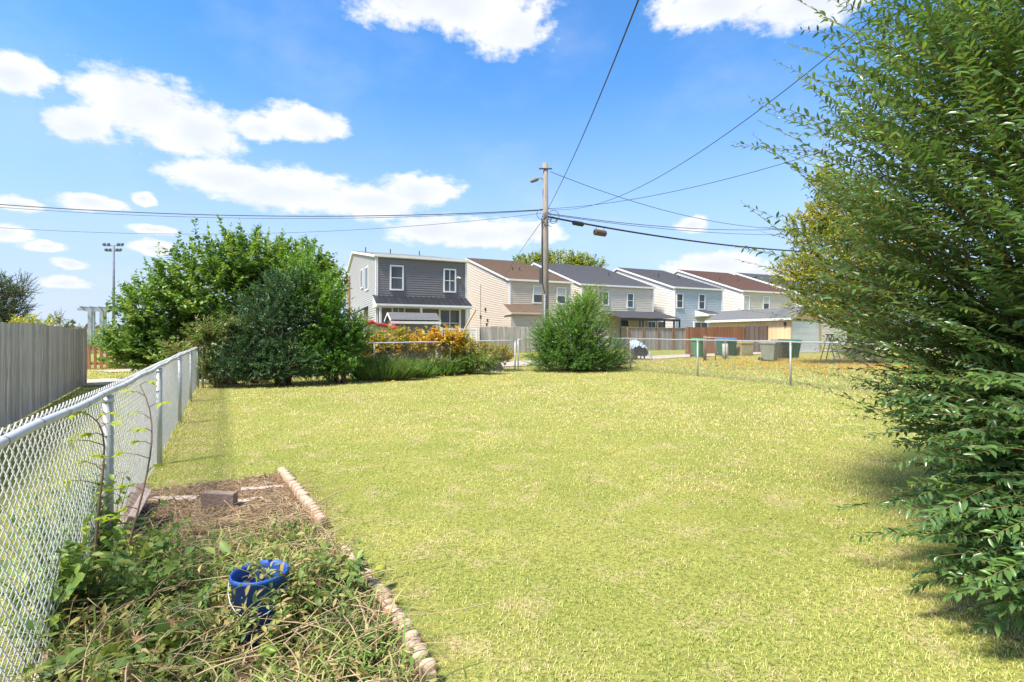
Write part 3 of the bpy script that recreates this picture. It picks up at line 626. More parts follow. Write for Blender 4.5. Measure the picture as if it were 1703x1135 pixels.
m = MB(); m.add([(0, 0, 0), (1.75, 0, 0), (1.75, 1.3, 0), (0, 1.3, 0), (0, 0, 2.05), (1.75, 0, 1.65), (1.75, 1.3, 1.65), (0, 1.3, 2.05)], [(0, 1, 5, 4), (1, 2, 6, 5), (2, 3, 7, 6), (3, 0, 4, 7), (4, 5, 6, 7)])
m.build('wall', mat('tan_board', (.46, .40, .33), (.40, .345, .28), 3, .8, stretch=(6, 6, .5)), s2)
MB().box(1.70, 1.80, -.03, -.004, 0, 1.64).build('corner_trim', WHITE, s2)
m = MB(); n_ = 14; rg = np.random.default_rng(3); tv = []
for i in range(n_):
    x = -.12 + 2.05 * i / (n_ - 1); z = 2.1 - .225 * (x + .1) + rg.normal(0, .025)
    tv += [(x, -.12, z - .12 + rg.normal(0, .02)), (x, -.15, z + .03), (x, .3, z + .06 + rg.normal(0, .02)), (x, 1.4, z + .03)]
m.add(tv, [(i * 4 + j, i * 4 + j + 4, i * 4 + j + 5, i * 4 + j + 1) for i in range(n_ - 1) for j in range(3)]); tp = m.build('red_tarp', mat('red_tarp_cloth', (.55, .05, .05), (.42, .035, .04), 5, .5, .3), s2, True)
so = tp.modifiers.new('thick', 'SOLIDIFY'); so.thickness = .015
# deck with white railing at the back door
dp = at(733, 562, 28.4)[:2]; dk = thing('deck', 'raised back deck with white baluster railing below sliding door', 'deck', (*dp, gz(*dp)), HANG)
MB().box(0, 2.2, .02, 2.6, .75, .87).build('floor', WOOD_G, dk)
for x in (.05, 1.1, 2.15):
    MB().box(x - .05, x + .05, -.03, .07, 0, 1.72).build('post', WHITE, dk)
MB().box(0, 2.2, -.01, .05, 1.58, 1.66).build('handrail', WHITE, dk); MB().box(0, 2.2, -.005, .045, .92, .98).build('bottom_rail', WHITE, dk)
bm_ = MB().box(-.018, .018, -.018, .018, .98, 1.58).mesh('baluster', WHITE)
for i in range(17): link('baluster', bm_, dk, (.11 + i * .124, .02, 0))
MB().bar((1.35, .1, 1.5), (2.2, .35, 2.75), .05, .09).build('stair_handrail', mat('new_lumber', (.62, .45, .2), None, 5, .7), dk)

# ------------------------------------------------------------------ utility pole and its gear
PY = 24.; ppx = at(907, 562, PY)[0]; pz0 = gz(ppx, PY)
POLE = mat('weathered_pole_wood', (.33, .29, .24), (.20, .175, .15), 4, .9, .6, stretch=(9, 9, .35), spec=.1)
up = thing('utility_pole', 'tall weathered wooden utility pole rising behind the round bush', 'utility pole', (ppx, PY, pz0))
ztop = at(907, 272, PY)[2] - pz0
MB().tube([(0, 0, -.2), (0, 0, ztop * .5), (0, 0, ztop)], [.175, .15, .125], 16).build('pole', POLE, up, True)
def ph(py): return CAMZ + (HY - py) / F * PY - pz0
arm = MB().tube([(-.1, -.05, ph(299)), (-.35, -.15, ph(297)), (-.42, -.2, ph(299))], .025, 8).build('lamp_arm', GALV_P, up, True)
m = MB(); m.lathe([(.03, .1), (.09, .09), (.13, .0), (.11, -.07), (.02, -.1)], (0, 0, 0), 14)
lh = m.build('lamp_head', mat('lamp_housing', (.22, .21, .19), (.15, .14, .13), 6, .6), up, True); lh.location = (-.52, -.22, ph(302.5)); lh.scale = (1.7, .9, .9); lh.rotation_euler = (0, math.radians(-18), 0)
MB().box(-.3, .3, -.15, -.11, ph(282.5) - .03, ph(282.5) + .03).build('crossarm_pin', DARK, up)
c_ = MB(); c_.tube([(-.17, -.09, ph(365)), (-.17, -.1, ph(420)), (-.15, -.11, ph(470)), (-.05, -.15, ph(490)), (-.02, -.17, 0.3)], .03, 6); c_.build('riser_cable', DARK, up, True)
MB().tube([(-.05, -.19, 0), (-.04, -.19, ph(490))], .045, 8).build('conduit', mat('grey_conduit', (.22, .24, .27), None, 5, .5), up, True)
MB().box(-.30, -.13, -.12, .02, ph(472), ph(446)).build('terminal_box', mat('box_brown', (.10, .09, .085), None, 5, .6), up, bevel=.02)
for i in range(7):
    a0 = R.uniform(0, 6); m = MB(); cx = R.uniform(-.3, .45); rr = R.uniform(.14, .3); zc = ph(362 + R.uniform(-4, 9))
    pts = [(cx + rr * math.cos(a0 + k * .55), -.14 - .02 * i, zc + rr * math.sin(a0 + k * .55)) for k in range(10)]; m.tube(pts, .013, 5); m.build('cable_loop', DARK, up, True)
CABLE = mat('black_cable', (.03, .03, .032), (.05, .05, .05), 5, .5)
CABLE_G = mat('grey_cable', (.13, .13, .135), (.10, .10, .10), 5, .5)
def cable(label, pts, r, m=CABLE, name='overhead_cable', n=40):
    """smooth curve through 3 or more way points"""
    pts = np.array(pts, float); d = np.r_[0, np.cumsum(np.linalg.norm(np.diff(pts, axis=0), axis=1))]; s = np.linspace(0, d[-1], n)
    deg = min(len(pts) - 1, 2); P = np.stack([np.polyval(np.polyfit(d, pts[:, k], deg), s) for k in range(3)], -1)
    o = MB().tube(P - pts[0], r, 6).build(name, m, None, True); o.location = pts[0]; tag(o, label, 'cable', 'overhead cables on the utility pole'); return P
c350 = at(911, 349, PY) + (0, -.16, 0)
cable('thick black service cable rising from pole to top of the picture', [c350, at(985, 190, 11.0), at(1062, 0, 6.2), at(1085, -60, 5.4)], .012)
cable('thin cable climbing from pole toward upper part of the right bush', [c350, at(1205, 225, 11.2), at(1420, 60, 8), at(1500, -10, 7.2)], .008)
cable('thin cable rising gently right from pole, below the steeper one', [c350, at(1060, 330, 20.3), at(1320, 268, 16), at(1420, 235, 15)], .010)
cable('thin cable sloping down to the right from the pole top', [at(914, 285, PY), at(1160, 365, 28.5), at(1290, 378, 32.6), at(1400, 376, 36)], .015, CABLE_G)
P_E = cable('heavy black telephone bundle drooping right beneath the splice boxes', [at(911, 357, PY), at(985, 379, 25.6), at(1110, 396, 28.5), at(1320, 416, 34), at(1430, 422, 38)], .045, n=60)
cable('lighter grey line running just above the telephone bundle', [at(911, 353, PY), at(1060, 377, 27), at(1310, 379, 34), at(1420, 372, 38)], .018, CABLE_G)
cable('second grey line running right between the lighter line and bundle', [at(911, 354, PY), at(1060, 381, 27), at(1310, 388, 34), at(1420, 388, 38)], .014, CABLE_G)
cable('upper cable of the pair sagging left from the pole', [at(903, 349, PY), at(400, 359, 23), at(0, 340, 22.4), at(-250, 318, 22)], .019, CABLE)
cable('lower cable of the pair sagging left from the pole', [at(903, 350, PY), at(400, 363, 23), at(0, 345, 22.4), at(-250, 322, 22)], .012, CABLE_G)
cable('lowest thin line dipping left behind the mulberry shrub', [at(903, 354, PY), at(640, 381, 23.5), at(215, 387, 22.8), at(-100, 372, 22.4)], .010, CABLE_G)
cable('short service line dropping left from pole to the tan house', [at(903, 366, PY), at(868, 415, 30), (*(h2.P - HU * .02 + HV * 1.2), 6.2)], .014, CABLE_G)
def splice(label, P, px, ln, rad, m, drop, name):
    i = int(np.argmin(np.abs(P[:, 0] / P[:, 1] - (px - CX) / F))); a, b = Vector(P[i]), Vector(P[min(i + 1, len(P) - 1)]); d = (b - a).normalized()
    t = thing(name, label, 'splice box', a, 0); o = Vector((0, 0, -drop))
    b_ = MB(); pts = [o - d * (ln / 2 + .001), o - d * (ln / 2 - .03), o + d * (ln / 2 - .03), o + d * (ln / 2 + .001)]; b_.tube(pts, [rad * .8, rad, rad, rad * .8], 12); body = b_.build('case', m, t, False)
    rb_ = MB()
    for k in range(7):
        c = o + d * (ln * (k / 6 - .5) * .85); rb_.tube([c - d * .012, c + d * .012], rad * 1.06, 12)
    rb_.build('rib', m, body)
    for k in (-.35, .35): MB().tube([d * ln * k, o + d * ln * k], .012, 6).build('hanger', CABLE, t)
splice('black cylindrical splice case hanging close to the pole', P_E, 961, .62, .11, CABLE, .05, 'splice_case')
splice('rusty brown ribbed splice box hanging lower on the telephone bundle', P_E, 1000, .72, .15, mat('rusty_box', (.17, .10, .075), (.10, .065, .055), 6, .7), .32, 'splice_case')

# ------------------------------------------------------------------ stadium light and pergola far left
sx, sy = at(189, 562, 76)[:2]; sl = thing('stadium_light', 'distant stadium light pole above the left shrubs', 'light pole', (sx, sy, gz(sx, sy)))
hz = CAMZ + (HY - 408) / F * 76 - gz(sx, sy); ST = mat('grey_steel', (.20, .23, .26), None, 3, .6)
MB().tube([(0, 0, 0), (0, 0, hz)], [.22, .13], 10).build('pole', ST, sl, True)
MB().box(-1.4, 1.4, -.06, .06, hz - .15, hz - .05).build('crossbar', ST, sl); MB().box(-1.1, 1.1, -.06, .06, hz - .95, hz - .85).build('crossbar', ST, sl)
lm = MB().lathe([(.08, -.1), (.22, .05), (.24, .25), (.12, .38)], n=10).mesh('floodlight', ST)
for x in (-1.35, -.7, .75, 1.35): link('floodlight', lm, sl, (x, -.1, hz - .05))
for x in (-1.05, -.5, .55, 1.05): link('floodlight', lm, sl, (x, -.1, hz - .85))
gx, gy = at(150, 562, 34)[:2]; pg = thing('pergola', 'pale blue-grey pergola posts beyond the picket fence', 'pergola', (gx, gy, gz(gx, gy)), .3)
gh = CAMZ + (HY - 517) / F * 34 - gz(gx, gy); PB = mat('pale_pergola', (.42, .46, .50), None, 2, .6)
for x, y in ((0, 0), (.65, 0), (-.25, 1.), (.4, 1.)): MB().box(x - .1, x + .1, y - .1, y + .1, 0, gh).build('post', PB, pg)
for y in (0, 1.): MB().box(-.7, 1.4, y - .05, y + .05, gh, gh + .16).build('beam', PB, pg)
for x in (-.4, .1, .6, 1.1): MB().box(x - .03, x + .03, -.4, 1.4, gh + .161, gh + .27).build('rafter', PB, pg)
rx, ry = at(88, 562, 40)[:2]; rd = thing('far_roof', 'low reddish roofed outbuilding just above the grey board fence', 'outbuilding', (rx, ry, gz(rx, ry)), .2)
MB().box(-1.5, 3.2, 0, 3, 0, 1.45).build('wall', S_CREAM, rd); MB().add([(-1.8, -.3, 1.4), (3.5, -.3, 1.4), (3.5, 1.5, 1.75), (-1.8, 1.5, 1.75), (3.5, 3.3, 1.4), (-1.8, 3.3, 1.4)], [(0, 1, 2, 3), (3, 2, 4, 5), (0, 3, 5), (1, 4, 2)]).build('roof', mat('red_roof', (.32, .14, .09), None, 3, .8), rd)

# ------------------------------------------------------------------ bins and odds and ends along the alley
def cart(label, px, py, Yd, w, h, c, rz=0., lidc=None, cat='trash bin'):
    p = on_ground(px, py) if Yd is None else np.array((*at(px, 562, Yd)[:2], 0)); p[2] = gz(p[0], p[1])
    t = thing('wheeled_bin', label, cat, p, rz, 'wheeled bins along the alley'); m = mat('bin_%d' % (hash(label) % 9999), c, tuple(v * .75 for v in c), 5, .55)
    b = MB(); a0, a1 = w / 2 * .78, w / 2; d0, d1 = w / 2 * .85, w / 2 * 1.15
    b.add([(-a0, -d0, .06), (a0, -d0, .06), (a0, d0, .06), (-a0, d0, .06), (-a1, -d1, h * .9), (a1, -d1, h * .9), (a1, d1, h * .9), (-a1, d1, h * .9)], [(3, 2, 1, 0), (0, 1, 5, 4), (1, 2, 6, 5), (2, 3, 7, 6), (3, 0, 4, 7), (4, 5, 6, 7)])
    b.build('body', m, t, bevel=.03)
    MB().box(-a1 - .025, a1 + .025, -d1 - .03, d1 + .03, h * .9 - .07, h * .9 - .005).build('rim', m, t, bevel=.012)
    l = MB(); l.add([(-a1 - .03, -d1 - .05, h * .9), (a1 + .03, -d1 - .05, h * .9), (a1 + .03, d1 + .03, h * .9), (-a1 - .03, d1 + .03, h * .9), (-a1 * .8, -d1 * .8, h * .97), (a1 * .8, -d1 * .8, h * .97), (a1 * .85, d1, h), (-a1 * .85, d1, h)], [(0, 1, 5, 4), (1, 2, 6, 5), (2, 3, 7, 6), (3, 0, 4, 7), (4, 5, 6, 7), (3, 2, 1, 0)])
    l.build('lid', mat('lid_%d' % (hash(label) % 9999), lidc or c, None, 5, .5), t, bevel=.015)
    MB().tube([(-a1 * .8, d1 + .09, h * .86), (a1 * .8, d1 + .09, h * .86)], .018, 8).build('handle', m, t, True)
    for s in (-1, 1): MB().tube([(s * (a0 - .02), d0 + .05, .11), (s * (a0 + .04), d0 + .05, .11)], .11, 14).build('wheel', DARK, t, True)
    return t
cart('narrow mid-green bin standing against the cedar fence, leftmost of the bins', 1161.5, 0, 27.6, .5, 1.06, (.06, .22, .10), .5)
cart('dark green bin with a blue lid behind the pale post', 1208, 0, 29.2, .78, 1.06, (.02, .13, .08), .45, (.08, .16, .33))
cart('olive-grey bin with a pale lid at the alley edge', 1280, 0, 24.3, .62, 1.0, (.25, .26, .20), .75, (.42, .40, .34))
cart('dark green bin half hidden by the white fence post', 1313, 0, 26.5, .74, 1.02, (.015, .14, .085), .5)
cart('dark brown bin tucked behind the olive-grey bin', 1297, 0, 26.0, .58, 1.0, (.07, .06, .045), .5)
bx = np.array((*at(1236, 562, 29.5)[:2], 0)); bx[2] = gz(bx[0], bx[1]); t = thing('storage_box', 'tan plastic storage box standing between the bins', 'box', bx, .35)
TANP = mat('tan_plastic', (.50, .40, .20), (.42, .33, .16), 4, .6); MB().box(-.45, .45, -.3, .3, 0, .68).build('body', TANP, t, bevel=.03); MB().box(-.48, .48, -.33, .33, .68, .80).build('lid', TANP, t, bevel=.03); MB().box(-.36, .36, -.313, -.302, .12, .58).build('front_panel', mat('tan_panel', (.44, .36, .22), None, 4, .7), t)
cp = np.array((*at(1206, 562, 26.5)[:2], 0)); cp[2] = gz(cp[0], cp[1]); o = MB().tube([(0, 0, 0), (.01, 0, .35), (0, .01, .78)], [.16, .15, .14], 12).build('pale_post', mat('pale_bark', (.48, .44, .40), (.32, .29, .26), 6, .9, .5), None, True); o.location = cp; tag(o, 'short pale wooden stump post in front of blue-lidded bin', 'post')
fp = np.array((*at(1171, 562, 24.4)[:2], 0)); fp[2] = gz(fp[0], fp[1]); t = thing('pipe_frame', 'rusty pipe frame gate standing open in the alley grass', 'gate', fp, math.atan2(U[1], U[0]) - .25); RUST = mat('rusty_pipe_dark', (.16, .10, .075), (.25, .18, .13), 8, .8)
for x in (0, .09, .62, 1.17): MB().tube([(x, 0, -.05), (x, 0, 1.22 if x < .2 else 1.1)], .022 if x > .2 else .035, 8).build('post', RUST, t, True)
MB().tube([(0, 0, 1.14), (1.2, 0, 1.12)], .022, 8).build('crossbar', GALV_P, t, True)
# tarp heap with a dark crate at the edge of the alley
tp_ = np.array((*at(1062, 562, 26)[:2], 0)); tp_[2] = gz(tp_[0], tp_[1]); t = thing('tarp_heap', 'crumpled pale blue tarp over a dark cart beside the alley', 'tarp', tp_, .2)
rg = np.random.default_rng(5); n1, n2 = 16, 12; V = []
for i in range(n1):
    for j in range(n2):
        a = i / (n1 - 1) * 2 - 1; b = j / (n2 - 1) * 2 - 1; V.append((a * .55, b * .45, .95 - .35 * a * a - .3 * b * b - .28 * a + rg.normal(0, .045)))
MB().add(V, [(i * n2 + j, (i + 1) * n2 + j, (i + 1) * n2 + j + 1, i * n2 + j + 1) for i in range(n1 - 1) for j in range(n2 - 1)]).build('tarp', mat('pale_blue_tarp', (.42, .52, .60), (.26, .36, .48), 5, .45, .4), t)
b = MB().box(-.35, .35, -.3, .3, .2, .62).build('crate', DARK, t, bevel=.03); MB().tube([(-.3, -.3, .12), (-.3, .3, .12)], .12, 12).build('wheel', DARK, t); MB().bar((.2, -.2, 0), (.3, -.2, .6), .04).build('leg', DARK, t); MB().bar((.2, .2, 0), (.3, .2, .6), .04).build('leg', DARK, t)
# step ladder
lp = on_ground(1381, 601); t = thing('step_ladder', 'worn step ladder standing in leaf litter behind right fence', 'ladder', lp, .5)
for s in (-1, 1):
    MB().bar((s * .24, -.35, 0), (s * .16, 0, 1.25), .05, .03).build('leg', GALV_P, t); MB().bar((s * .24, .35, 0), (s * .16, .03, 1.25), .04, .03).build('leg', WOOD_B, t)
for k in range(4): f = (k + 1) / 5; MB().box(-.23 + .07 * f, .23 - .07 * f, -.39 + .35 * f, -.29 + .35 * f, 1.25 * f - .02, 1.25 * f).build('step', WOOD_B, t)
MB().box(-.2, .2, -.1, .12, 1.25, 1.29).build('top', WOOD_B, t)

# ------------------------------------------------------------------ trees and shrubs
BARK = mat('grey_brown_bark', (.16, .12, .085), (.09, .065, .045), 9, .9, .4, stretch=(1, 1, .3), spec=.1)
TWIG = mat('tan_twig', (.24, .165, .075), (.17, .11, .05), 9, .8, spec=.1)
L_PRIVET = leaf_mat('privet_leaf', [(0, (0.061, 0.129, 0.045)), (0.5, (0.107, 0.196, 0.056)), (0.85, (0.168, 0.28, 0.061)), (1, (0.269, 0.37, 0.067))], .28, .30, .5)
L_MULB = leaf_mat('mulberry_leaf', [(0, (0.068, 0.147, 0.028)), (0.5, (0.135, 0.248, 0.045)), (0.85, (0.248, 0.372, 0.068)), (1, (0.473, 0.517, 0.113))], .45, .38)
L_DARK = leaf_mat('dark_shrub_leaf', [(0, (0.039, 0.105, 0.042)), (0.6, (0.07, 0.161, 0.056)), (1, (0.126, 0.252, 0.077))], .4, .2)
L_ROUND = leaf_mat('holly_leaf', [(0, (0.064, 0.173, 0.031)), (0.55, (0.134, 0.293, 0.043)), (0.9, (0.247, 0.41, 0.06)), (1, (0.496, 0.605, 0.1))], .35, .3)
L_YEL = leaf_mat('yellowing_leaf', [(0, (0.18, 0.25, 0.04)), (0.4, (0.34, 0.38, 0.06)), (0.8, (0.56, 0.52, 0.08)), (1, (0.68, 0.56, 0.1))], .5, .4)
L_MAPLE = leaf_mat('yellow_green_leaf', [(0, (0.112, 0.182, 0.028)), (0.5, (0.252, 0.322, 0.049)), (1, (0.476, 0.462, 0.098))], .5, .35)
L_FALL = leaf_mat('autumn_vine_leaf', [(0, (.16, .22, .03)), (.3, (.46, .40, .05)), (.55, (.62, .40, .06)), (.8, (.60, .22, .04)), (1, (.46, .08, .04))], .5, .4)
L_PINK = leaf_mat('blushing_leaf', [(0, (0.07, 0.15, 0.03)), (0.5, (0.15, 0.24, 0.05)), (0.85, (0.32, 0.28, 0.12)), (1, (0.44, 0.18, 0.1))], .45, .35)
L_LAV = leaf_mat('rosemary_leaf', [(0, (.08, .20, .03)), (.6, (.16, .33, .06)), (1, (.28, .44, .12))], .55, .35)
L_OLIVE = leaf_mat('dusty_leaf', [(0, (0.056, 0.098, 0.042)), (0.6, (0.112, 0.154, 0.056)), (1, (0.238, 0.182, 0.084))], .5, .25)

# the arching privet at the right edge, nearest to the camera
def big_bush():
    rng = np.random.default_rng(11); base = np.array((4.7, 4.1, gz(4.7, 4.1)))
    t = thing('arching_privet', 'huge arching glossy-leaved privet filling the right edge', 'shrub', base)
    cen = np.array((4.62, 3.95, 2.75)); rad = np.array((2.15, 2.15, 2.75))
    n = 2700; d = nrm(rng.normal(0, 1, (n, 3)) + np.array((-.45, -.35, 0))); r = rng.uniform(.42 ** 3, .9, n) ** (1 / 3)
    tip = cen + d * rad * r[:, None]
    # taller than an ellipsoid, undercut near the ground
    hd = d.copy(); hd[:, 2] = 0; hd = nrm(hd)
    rise = np.clip((tip[:, 2] - .4) / 3.6, 0, 1)
    od = nrm(hd * 1.0 + np.array((0, 0, 1.)) * (.18 + .75 * rise)[:, None] + rng.normal(0, .2, (n, 3)) + np.array((-.25, 0, 0)))
    ln = rng.uniform(.55, 1.25, n); far = rng.uniform(0, 1, n) > .74; ln[far] *= 1.3
    tip = tip + od * (ln * np.where(far, .55, .12))[:, None]
    A = tip - od * ln[:, None]
    m3 = 700; d3 = nrm(rng.normal(0, 1, (m3, 3)) + np.array((-.5, -.5, -.1))); t3 = np.array((4.05, 3.5, 1.2)) + d3 * np.array((1.3, 1.35, 1.1)) * rng.uniform(.5, 1, (m3, 1)) ** .5; o3 = nrm(d3 * (1, 1, .2) + np.array((-.6, -.1, .35)) + rng.normal(0, .2, (m3, 3))); a3 = t3 - o3 * rng.uniform(.5, 1., (m3, 1)); a3[:, 2] = np.maximum(a3[:, 2], .12); A = np.vstack([A, a3]); tip = np.vstack([tip, t3])
    # low branches that lean out toward the camera
    m2 = 190; a2 = np.stack([rng.uniform(2.9, 3.7, m2), rng.uniform(2.5, 3.5, m2), rng.uniform(.3, 1.3, m2)], -1)
    t2 = a2 + nrm(np.stack([-1 + 0 * a2[:, 0], rng.uniform(-.45, .15, m2), rng.uniform(-.2, .28, m2)], -1)) * rng.uniform(.4, .75, m2)[:, None]
    m4 = 70; a4 = np.stack([rng.uniform(2.6, 3.1, m4), rng.uniform(2.35, 2.9, m4), rng.uniform(.3, .8, m4)], -1); t4 = a4 + np.stack([-rng.uniform(.3, .55, m4), rng.uniform(-.12, .1, m4), rng.uniform(-.2, .08, m4)], -1)
    A = np.vstack([A, a2, a4]); tip = np.vstack([tip, t2, t4])
    ok = (tip[:, 2] > g(tip[:, 0], tip[:, 1]) + .12) & (A[:, 2] > .1) & (np.hypot(A[:, 0], A[:, 1]) > 1.9) & (tip[:, 1] > 1.2)
    A, tip = A[ok], tip[ok]; per = 30
    P, D, Nm, S, cv = shoots_leaves(A, tip, per, .06, .077, rng, .05, .75, .05, .22, 1.0, .25)
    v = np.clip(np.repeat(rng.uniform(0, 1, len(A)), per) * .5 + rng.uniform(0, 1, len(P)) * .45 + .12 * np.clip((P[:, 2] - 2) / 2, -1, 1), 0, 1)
    # the 300 leaves that show largest become leaves of their own
    px = CX + P[:, 0] / P[:, 1] * F; py = HY - (P[:, 2] - CAMZ) / P[:, 1] * F; dist = np.linalg.norm(P - np.array((0, 0, CAMZ)), axis=1)
    vis = (px > 0) & (px < 1700) & (py > 0) & (py < 1130); score = S / dist * vis
    big = np.argsort(-score)[:300]; rest = np.ones(len(P), bool); rest[big] = False
    X, T, vv = leaves_mesh(P[rest] - base, D[rest], Nm[rest], S[rest], .36, v[rest], LEAF6)
    link('foliage', np_mesh('foliage', X, T, L_PRIVET, vv, True), t)['kind'] = 'stuff'
    tm = []
    for q in (.25, .5, .75):
        X, T, vv = leaves_mesh(np.zeros((1, 3)), np.array([[1., 0, 0]]), np.array([[0, 0, 1.]]), np.ones(1), .36, np.array([q]), LEAF6); tm.append(np_mesh('leaf', X, T, L_PRIVET, vv, True))
    for i in big:
        dd = nrm(D[i]); bb = nrm(np.cross(Nm[i], dd)); nn = np.cross(dd, bb); s = S[i]; p = P[i] - base
        o = link('leaf', tm[i % 3], t); o.matrix_local = Matrix([[*(dd[k] * s, bb[k] * s, nn[k] * s), p[k]] for k in range(3)] + [[0, 0, 0, 1]])
    tp = curve_pts(*cv, 6); V2, Q2 = tubes(tp - base, np.linspace(.0034, .0012, 6)[None].repeat(len(A), 0), 4, (.3, .8, .1))
    ids = rng.choice(len(A), 150, replace=False); s0 = base + rng.normal(0, .25, (150, 3)) * (1, 1, 0); h = A[ids] - s0
    mid = s0 + h * np.array((.35, .35, .62)); sp = curve_pts(s0, mid, A[ids], 9); V1, Q1 = tubes(sp - base, np.linspace(.03, .008, 9)[None].repeat(150, 0), 6, (.3, .8, .1))
    link('branches', np_mesh('branches', np.vstack([V1, V2]), np.vstack([Q1, Q2 + len(V1)]), TWIG, None, True), t)['kind'] = 'stuff'
big_bush()
def lob(px, py, Yd, rx, ry, rz):
    """crown lobe centred on a pixel at a distance, radii in metres"""
    return (*at(px, py, Yd), rx, ry, rz)
# mulberry at the left, with upright shoots on top
def tops(pxs, Yd, h, seed, zlo=420):
    rng = np.random.default_rng(seed); A = []; C = []
    for px, py in pxs:
        c = at(px, py, Yd + rng.uniform(-.8, .8)); l = rng.uniform(.7, 1.2); A.append(c - np.array((rng.normal(0, .12), rng.normal(0, .1), l))); C.append(c)
    return np.array(A), np.array(C)
mb_base = (-8.4, 17.6, gz(-8.4, 17.6))
plant('mulberry_shrub', 'broad light green mulberry shrub with upright shoots beyond left fence', 'shrub', mb_base,
      [lob(360, 480, 17.4, 2.1, 1.7, 1.7), lob(275, 515, 17.3, 1.45, 1.4, 1.35), lob(430, 440, 17.6, 1.6, 1.5, 1.2), lob(225, 570, 17., 1.0, 1.0, .95), lob(500, 450, 17.8, 1.2, 1.2, 1.1), lob(300, 590, 17., 1.8, 1.2, .9), lob(540, 480, 17.8, .8, 1, 1.1)],
      2000, 18, .15, .7, L_MULB, BARK, 21, .4, (.5, 1.0), .75, 26, .045, droop=.25, jit=.4,
      extra=tops([(325, 362), (362, 358), (400, 366), (422, 374), (448, 378), (472, 388), (300, 382), (262, 405), (510, 392), (545, 420), (345, 372), (385, 372), (495, 396), (560, 430), (228, 450), (190, 480), (180, 500), (240, 430)], 17.4, 1, 3))
plant('evergreen_shrub', 'dark evergreen shrub at the back corner of lawn, in shade', 'shrub', (-6.6, 14.9, gz(-6.6, 14.9)),
      [lob(440, 545, 14.6, 1.0, .7, 1.2), lob(480, 500, 14.9, 1.0, .7, 1.1), lob(410, 590, 14.4, .9, .5, .7), lob(470, 598, 14.5, 1.2, .5, .65), lob(385, 610, 14.2, .8, .4, .45), lob(440, 615, 14.3, 1.0, .4, .4)],
      1700, 20, .085, .36, L_DARK, BARK, 22, .35, (.45, 1.05), .35, 18, .05, droop=.0, spread=.7, jit=.3)
plant('leafy_shrub', 'mid green leafy shrub between evergreen shrub and charcoal house', 'shrub', (-5.2, 15.2, gz(-5.2, 15.2)),
      [lob(530, 520, 15.2, .95, .8, 1.35), lob(560, 565, 15.4, .9, .7, .95), lob(590, 560, 15.6, .6, .6, .85), lob(515, 590, 15., .9, .6, .75), lob(545, 608, 15., 1.0, .5, .45), lob(500, 460, 15.4, .7, .7, .8)],
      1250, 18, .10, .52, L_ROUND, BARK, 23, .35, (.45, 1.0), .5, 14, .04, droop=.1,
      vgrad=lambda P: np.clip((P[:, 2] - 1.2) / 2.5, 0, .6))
plant('blushing_shrub', 'pinkish tinged shrub spilling over the end of left fence', 'shrub', (-8.3, 14.5, gz(-8.3, 14.5)),
      [lob(345, 560, 14.3, .75, .4, .55), lob(385, 540, 14.4, .6, .4, .4), lob(350, 605, 14.2, .45, .4, .45), lob(300, 585, 14.9, .7, .4, .3)], 260, 16, .095, .5, L_PINK, TWIG, 24, .3, (.4, .8), .3, 10, .02, droop=.25)
for i, (px, py, Yd, nm) in enumerate(((372, 640, 14.2, 'by the fence end'), (420, 637, 14.5, 'under evergreen shrub'))):
    p = on_ground(px, py); plant('broadleaf_weed', 'low broad-leaved weed ' + nm, 'weed', p, [(*(p + (0, 0, .12)), .5, .3, .25)], 60, 8, .14, .7, L_DARK, TWIG, 30 + i, .2, (.2, .35), .6, 6, .008, droop=.3)
gb = on_ground(372, 634); gb[1] += .5
t = thing('compost_bin', 'dark green plastic bin hidden in shade under the shrubs', 'bin', (gb[0], gb[1], gz(gb[0], gb[1])), .2); GP = mat('dark_green_plastic', (.01, .06, .05), None, 4, .5)
MB().lathe([(.3, 0), (.34, .55), (.36, .56), (.36, .6)], n=18).build('body', GP, t, True); MB().lathe([(.37, .605), (.36, .64), (.1, .7)], n=18).build('lid', GP, t, True)
# round bush at the far corner
rbp = np.array((2.35, 19.4, gz(2.35, 19.4)))
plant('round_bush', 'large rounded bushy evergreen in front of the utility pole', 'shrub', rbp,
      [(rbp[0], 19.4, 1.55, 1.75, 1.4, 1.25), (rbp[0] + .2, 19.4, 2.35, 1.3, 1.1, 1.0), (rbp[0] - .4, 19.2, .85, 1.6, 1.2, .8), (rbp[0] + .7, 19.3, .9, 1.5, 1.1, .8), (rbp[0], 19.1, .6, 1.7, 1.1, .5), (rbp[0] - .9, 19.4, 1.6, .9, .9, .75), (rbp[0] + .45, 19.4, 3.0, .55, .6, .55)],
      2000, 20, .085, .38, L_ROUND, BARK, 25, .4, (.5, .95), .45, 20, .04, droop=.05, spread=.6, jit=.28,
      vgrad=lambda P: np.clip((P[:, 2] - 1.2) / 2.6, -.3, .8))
yp = on_ground(1105, 600); 
plant('yellow_shrub', 'yellowish spindly shrub on top of round bush side, by alley', 'shrub', (2.9, 21.6, gz(2.9, 21.6)), [lob(990, 500, 21.5, .6, .6, .8), lob(965, 520, 21.5, .7, .6, .7)], 130, 16, .09, .5, L_MULB, TWIG, 26, .3, (.5, .9), .9, 8, .02)
plant('low_shrub', 'scrubby olive shrub with orange tips right of the round bush', 'shrub', (4.3, 20.4, gz(4.3, 20.4)), [(4.4, 20.6, .75, .8, .6, .5), (3.9, 20.3, .7, .6, .6, .5)], 260, 16, .06, .4, L_OLIVE, TWIG, 27, .3, (.3, .6), .5, 8, .015)
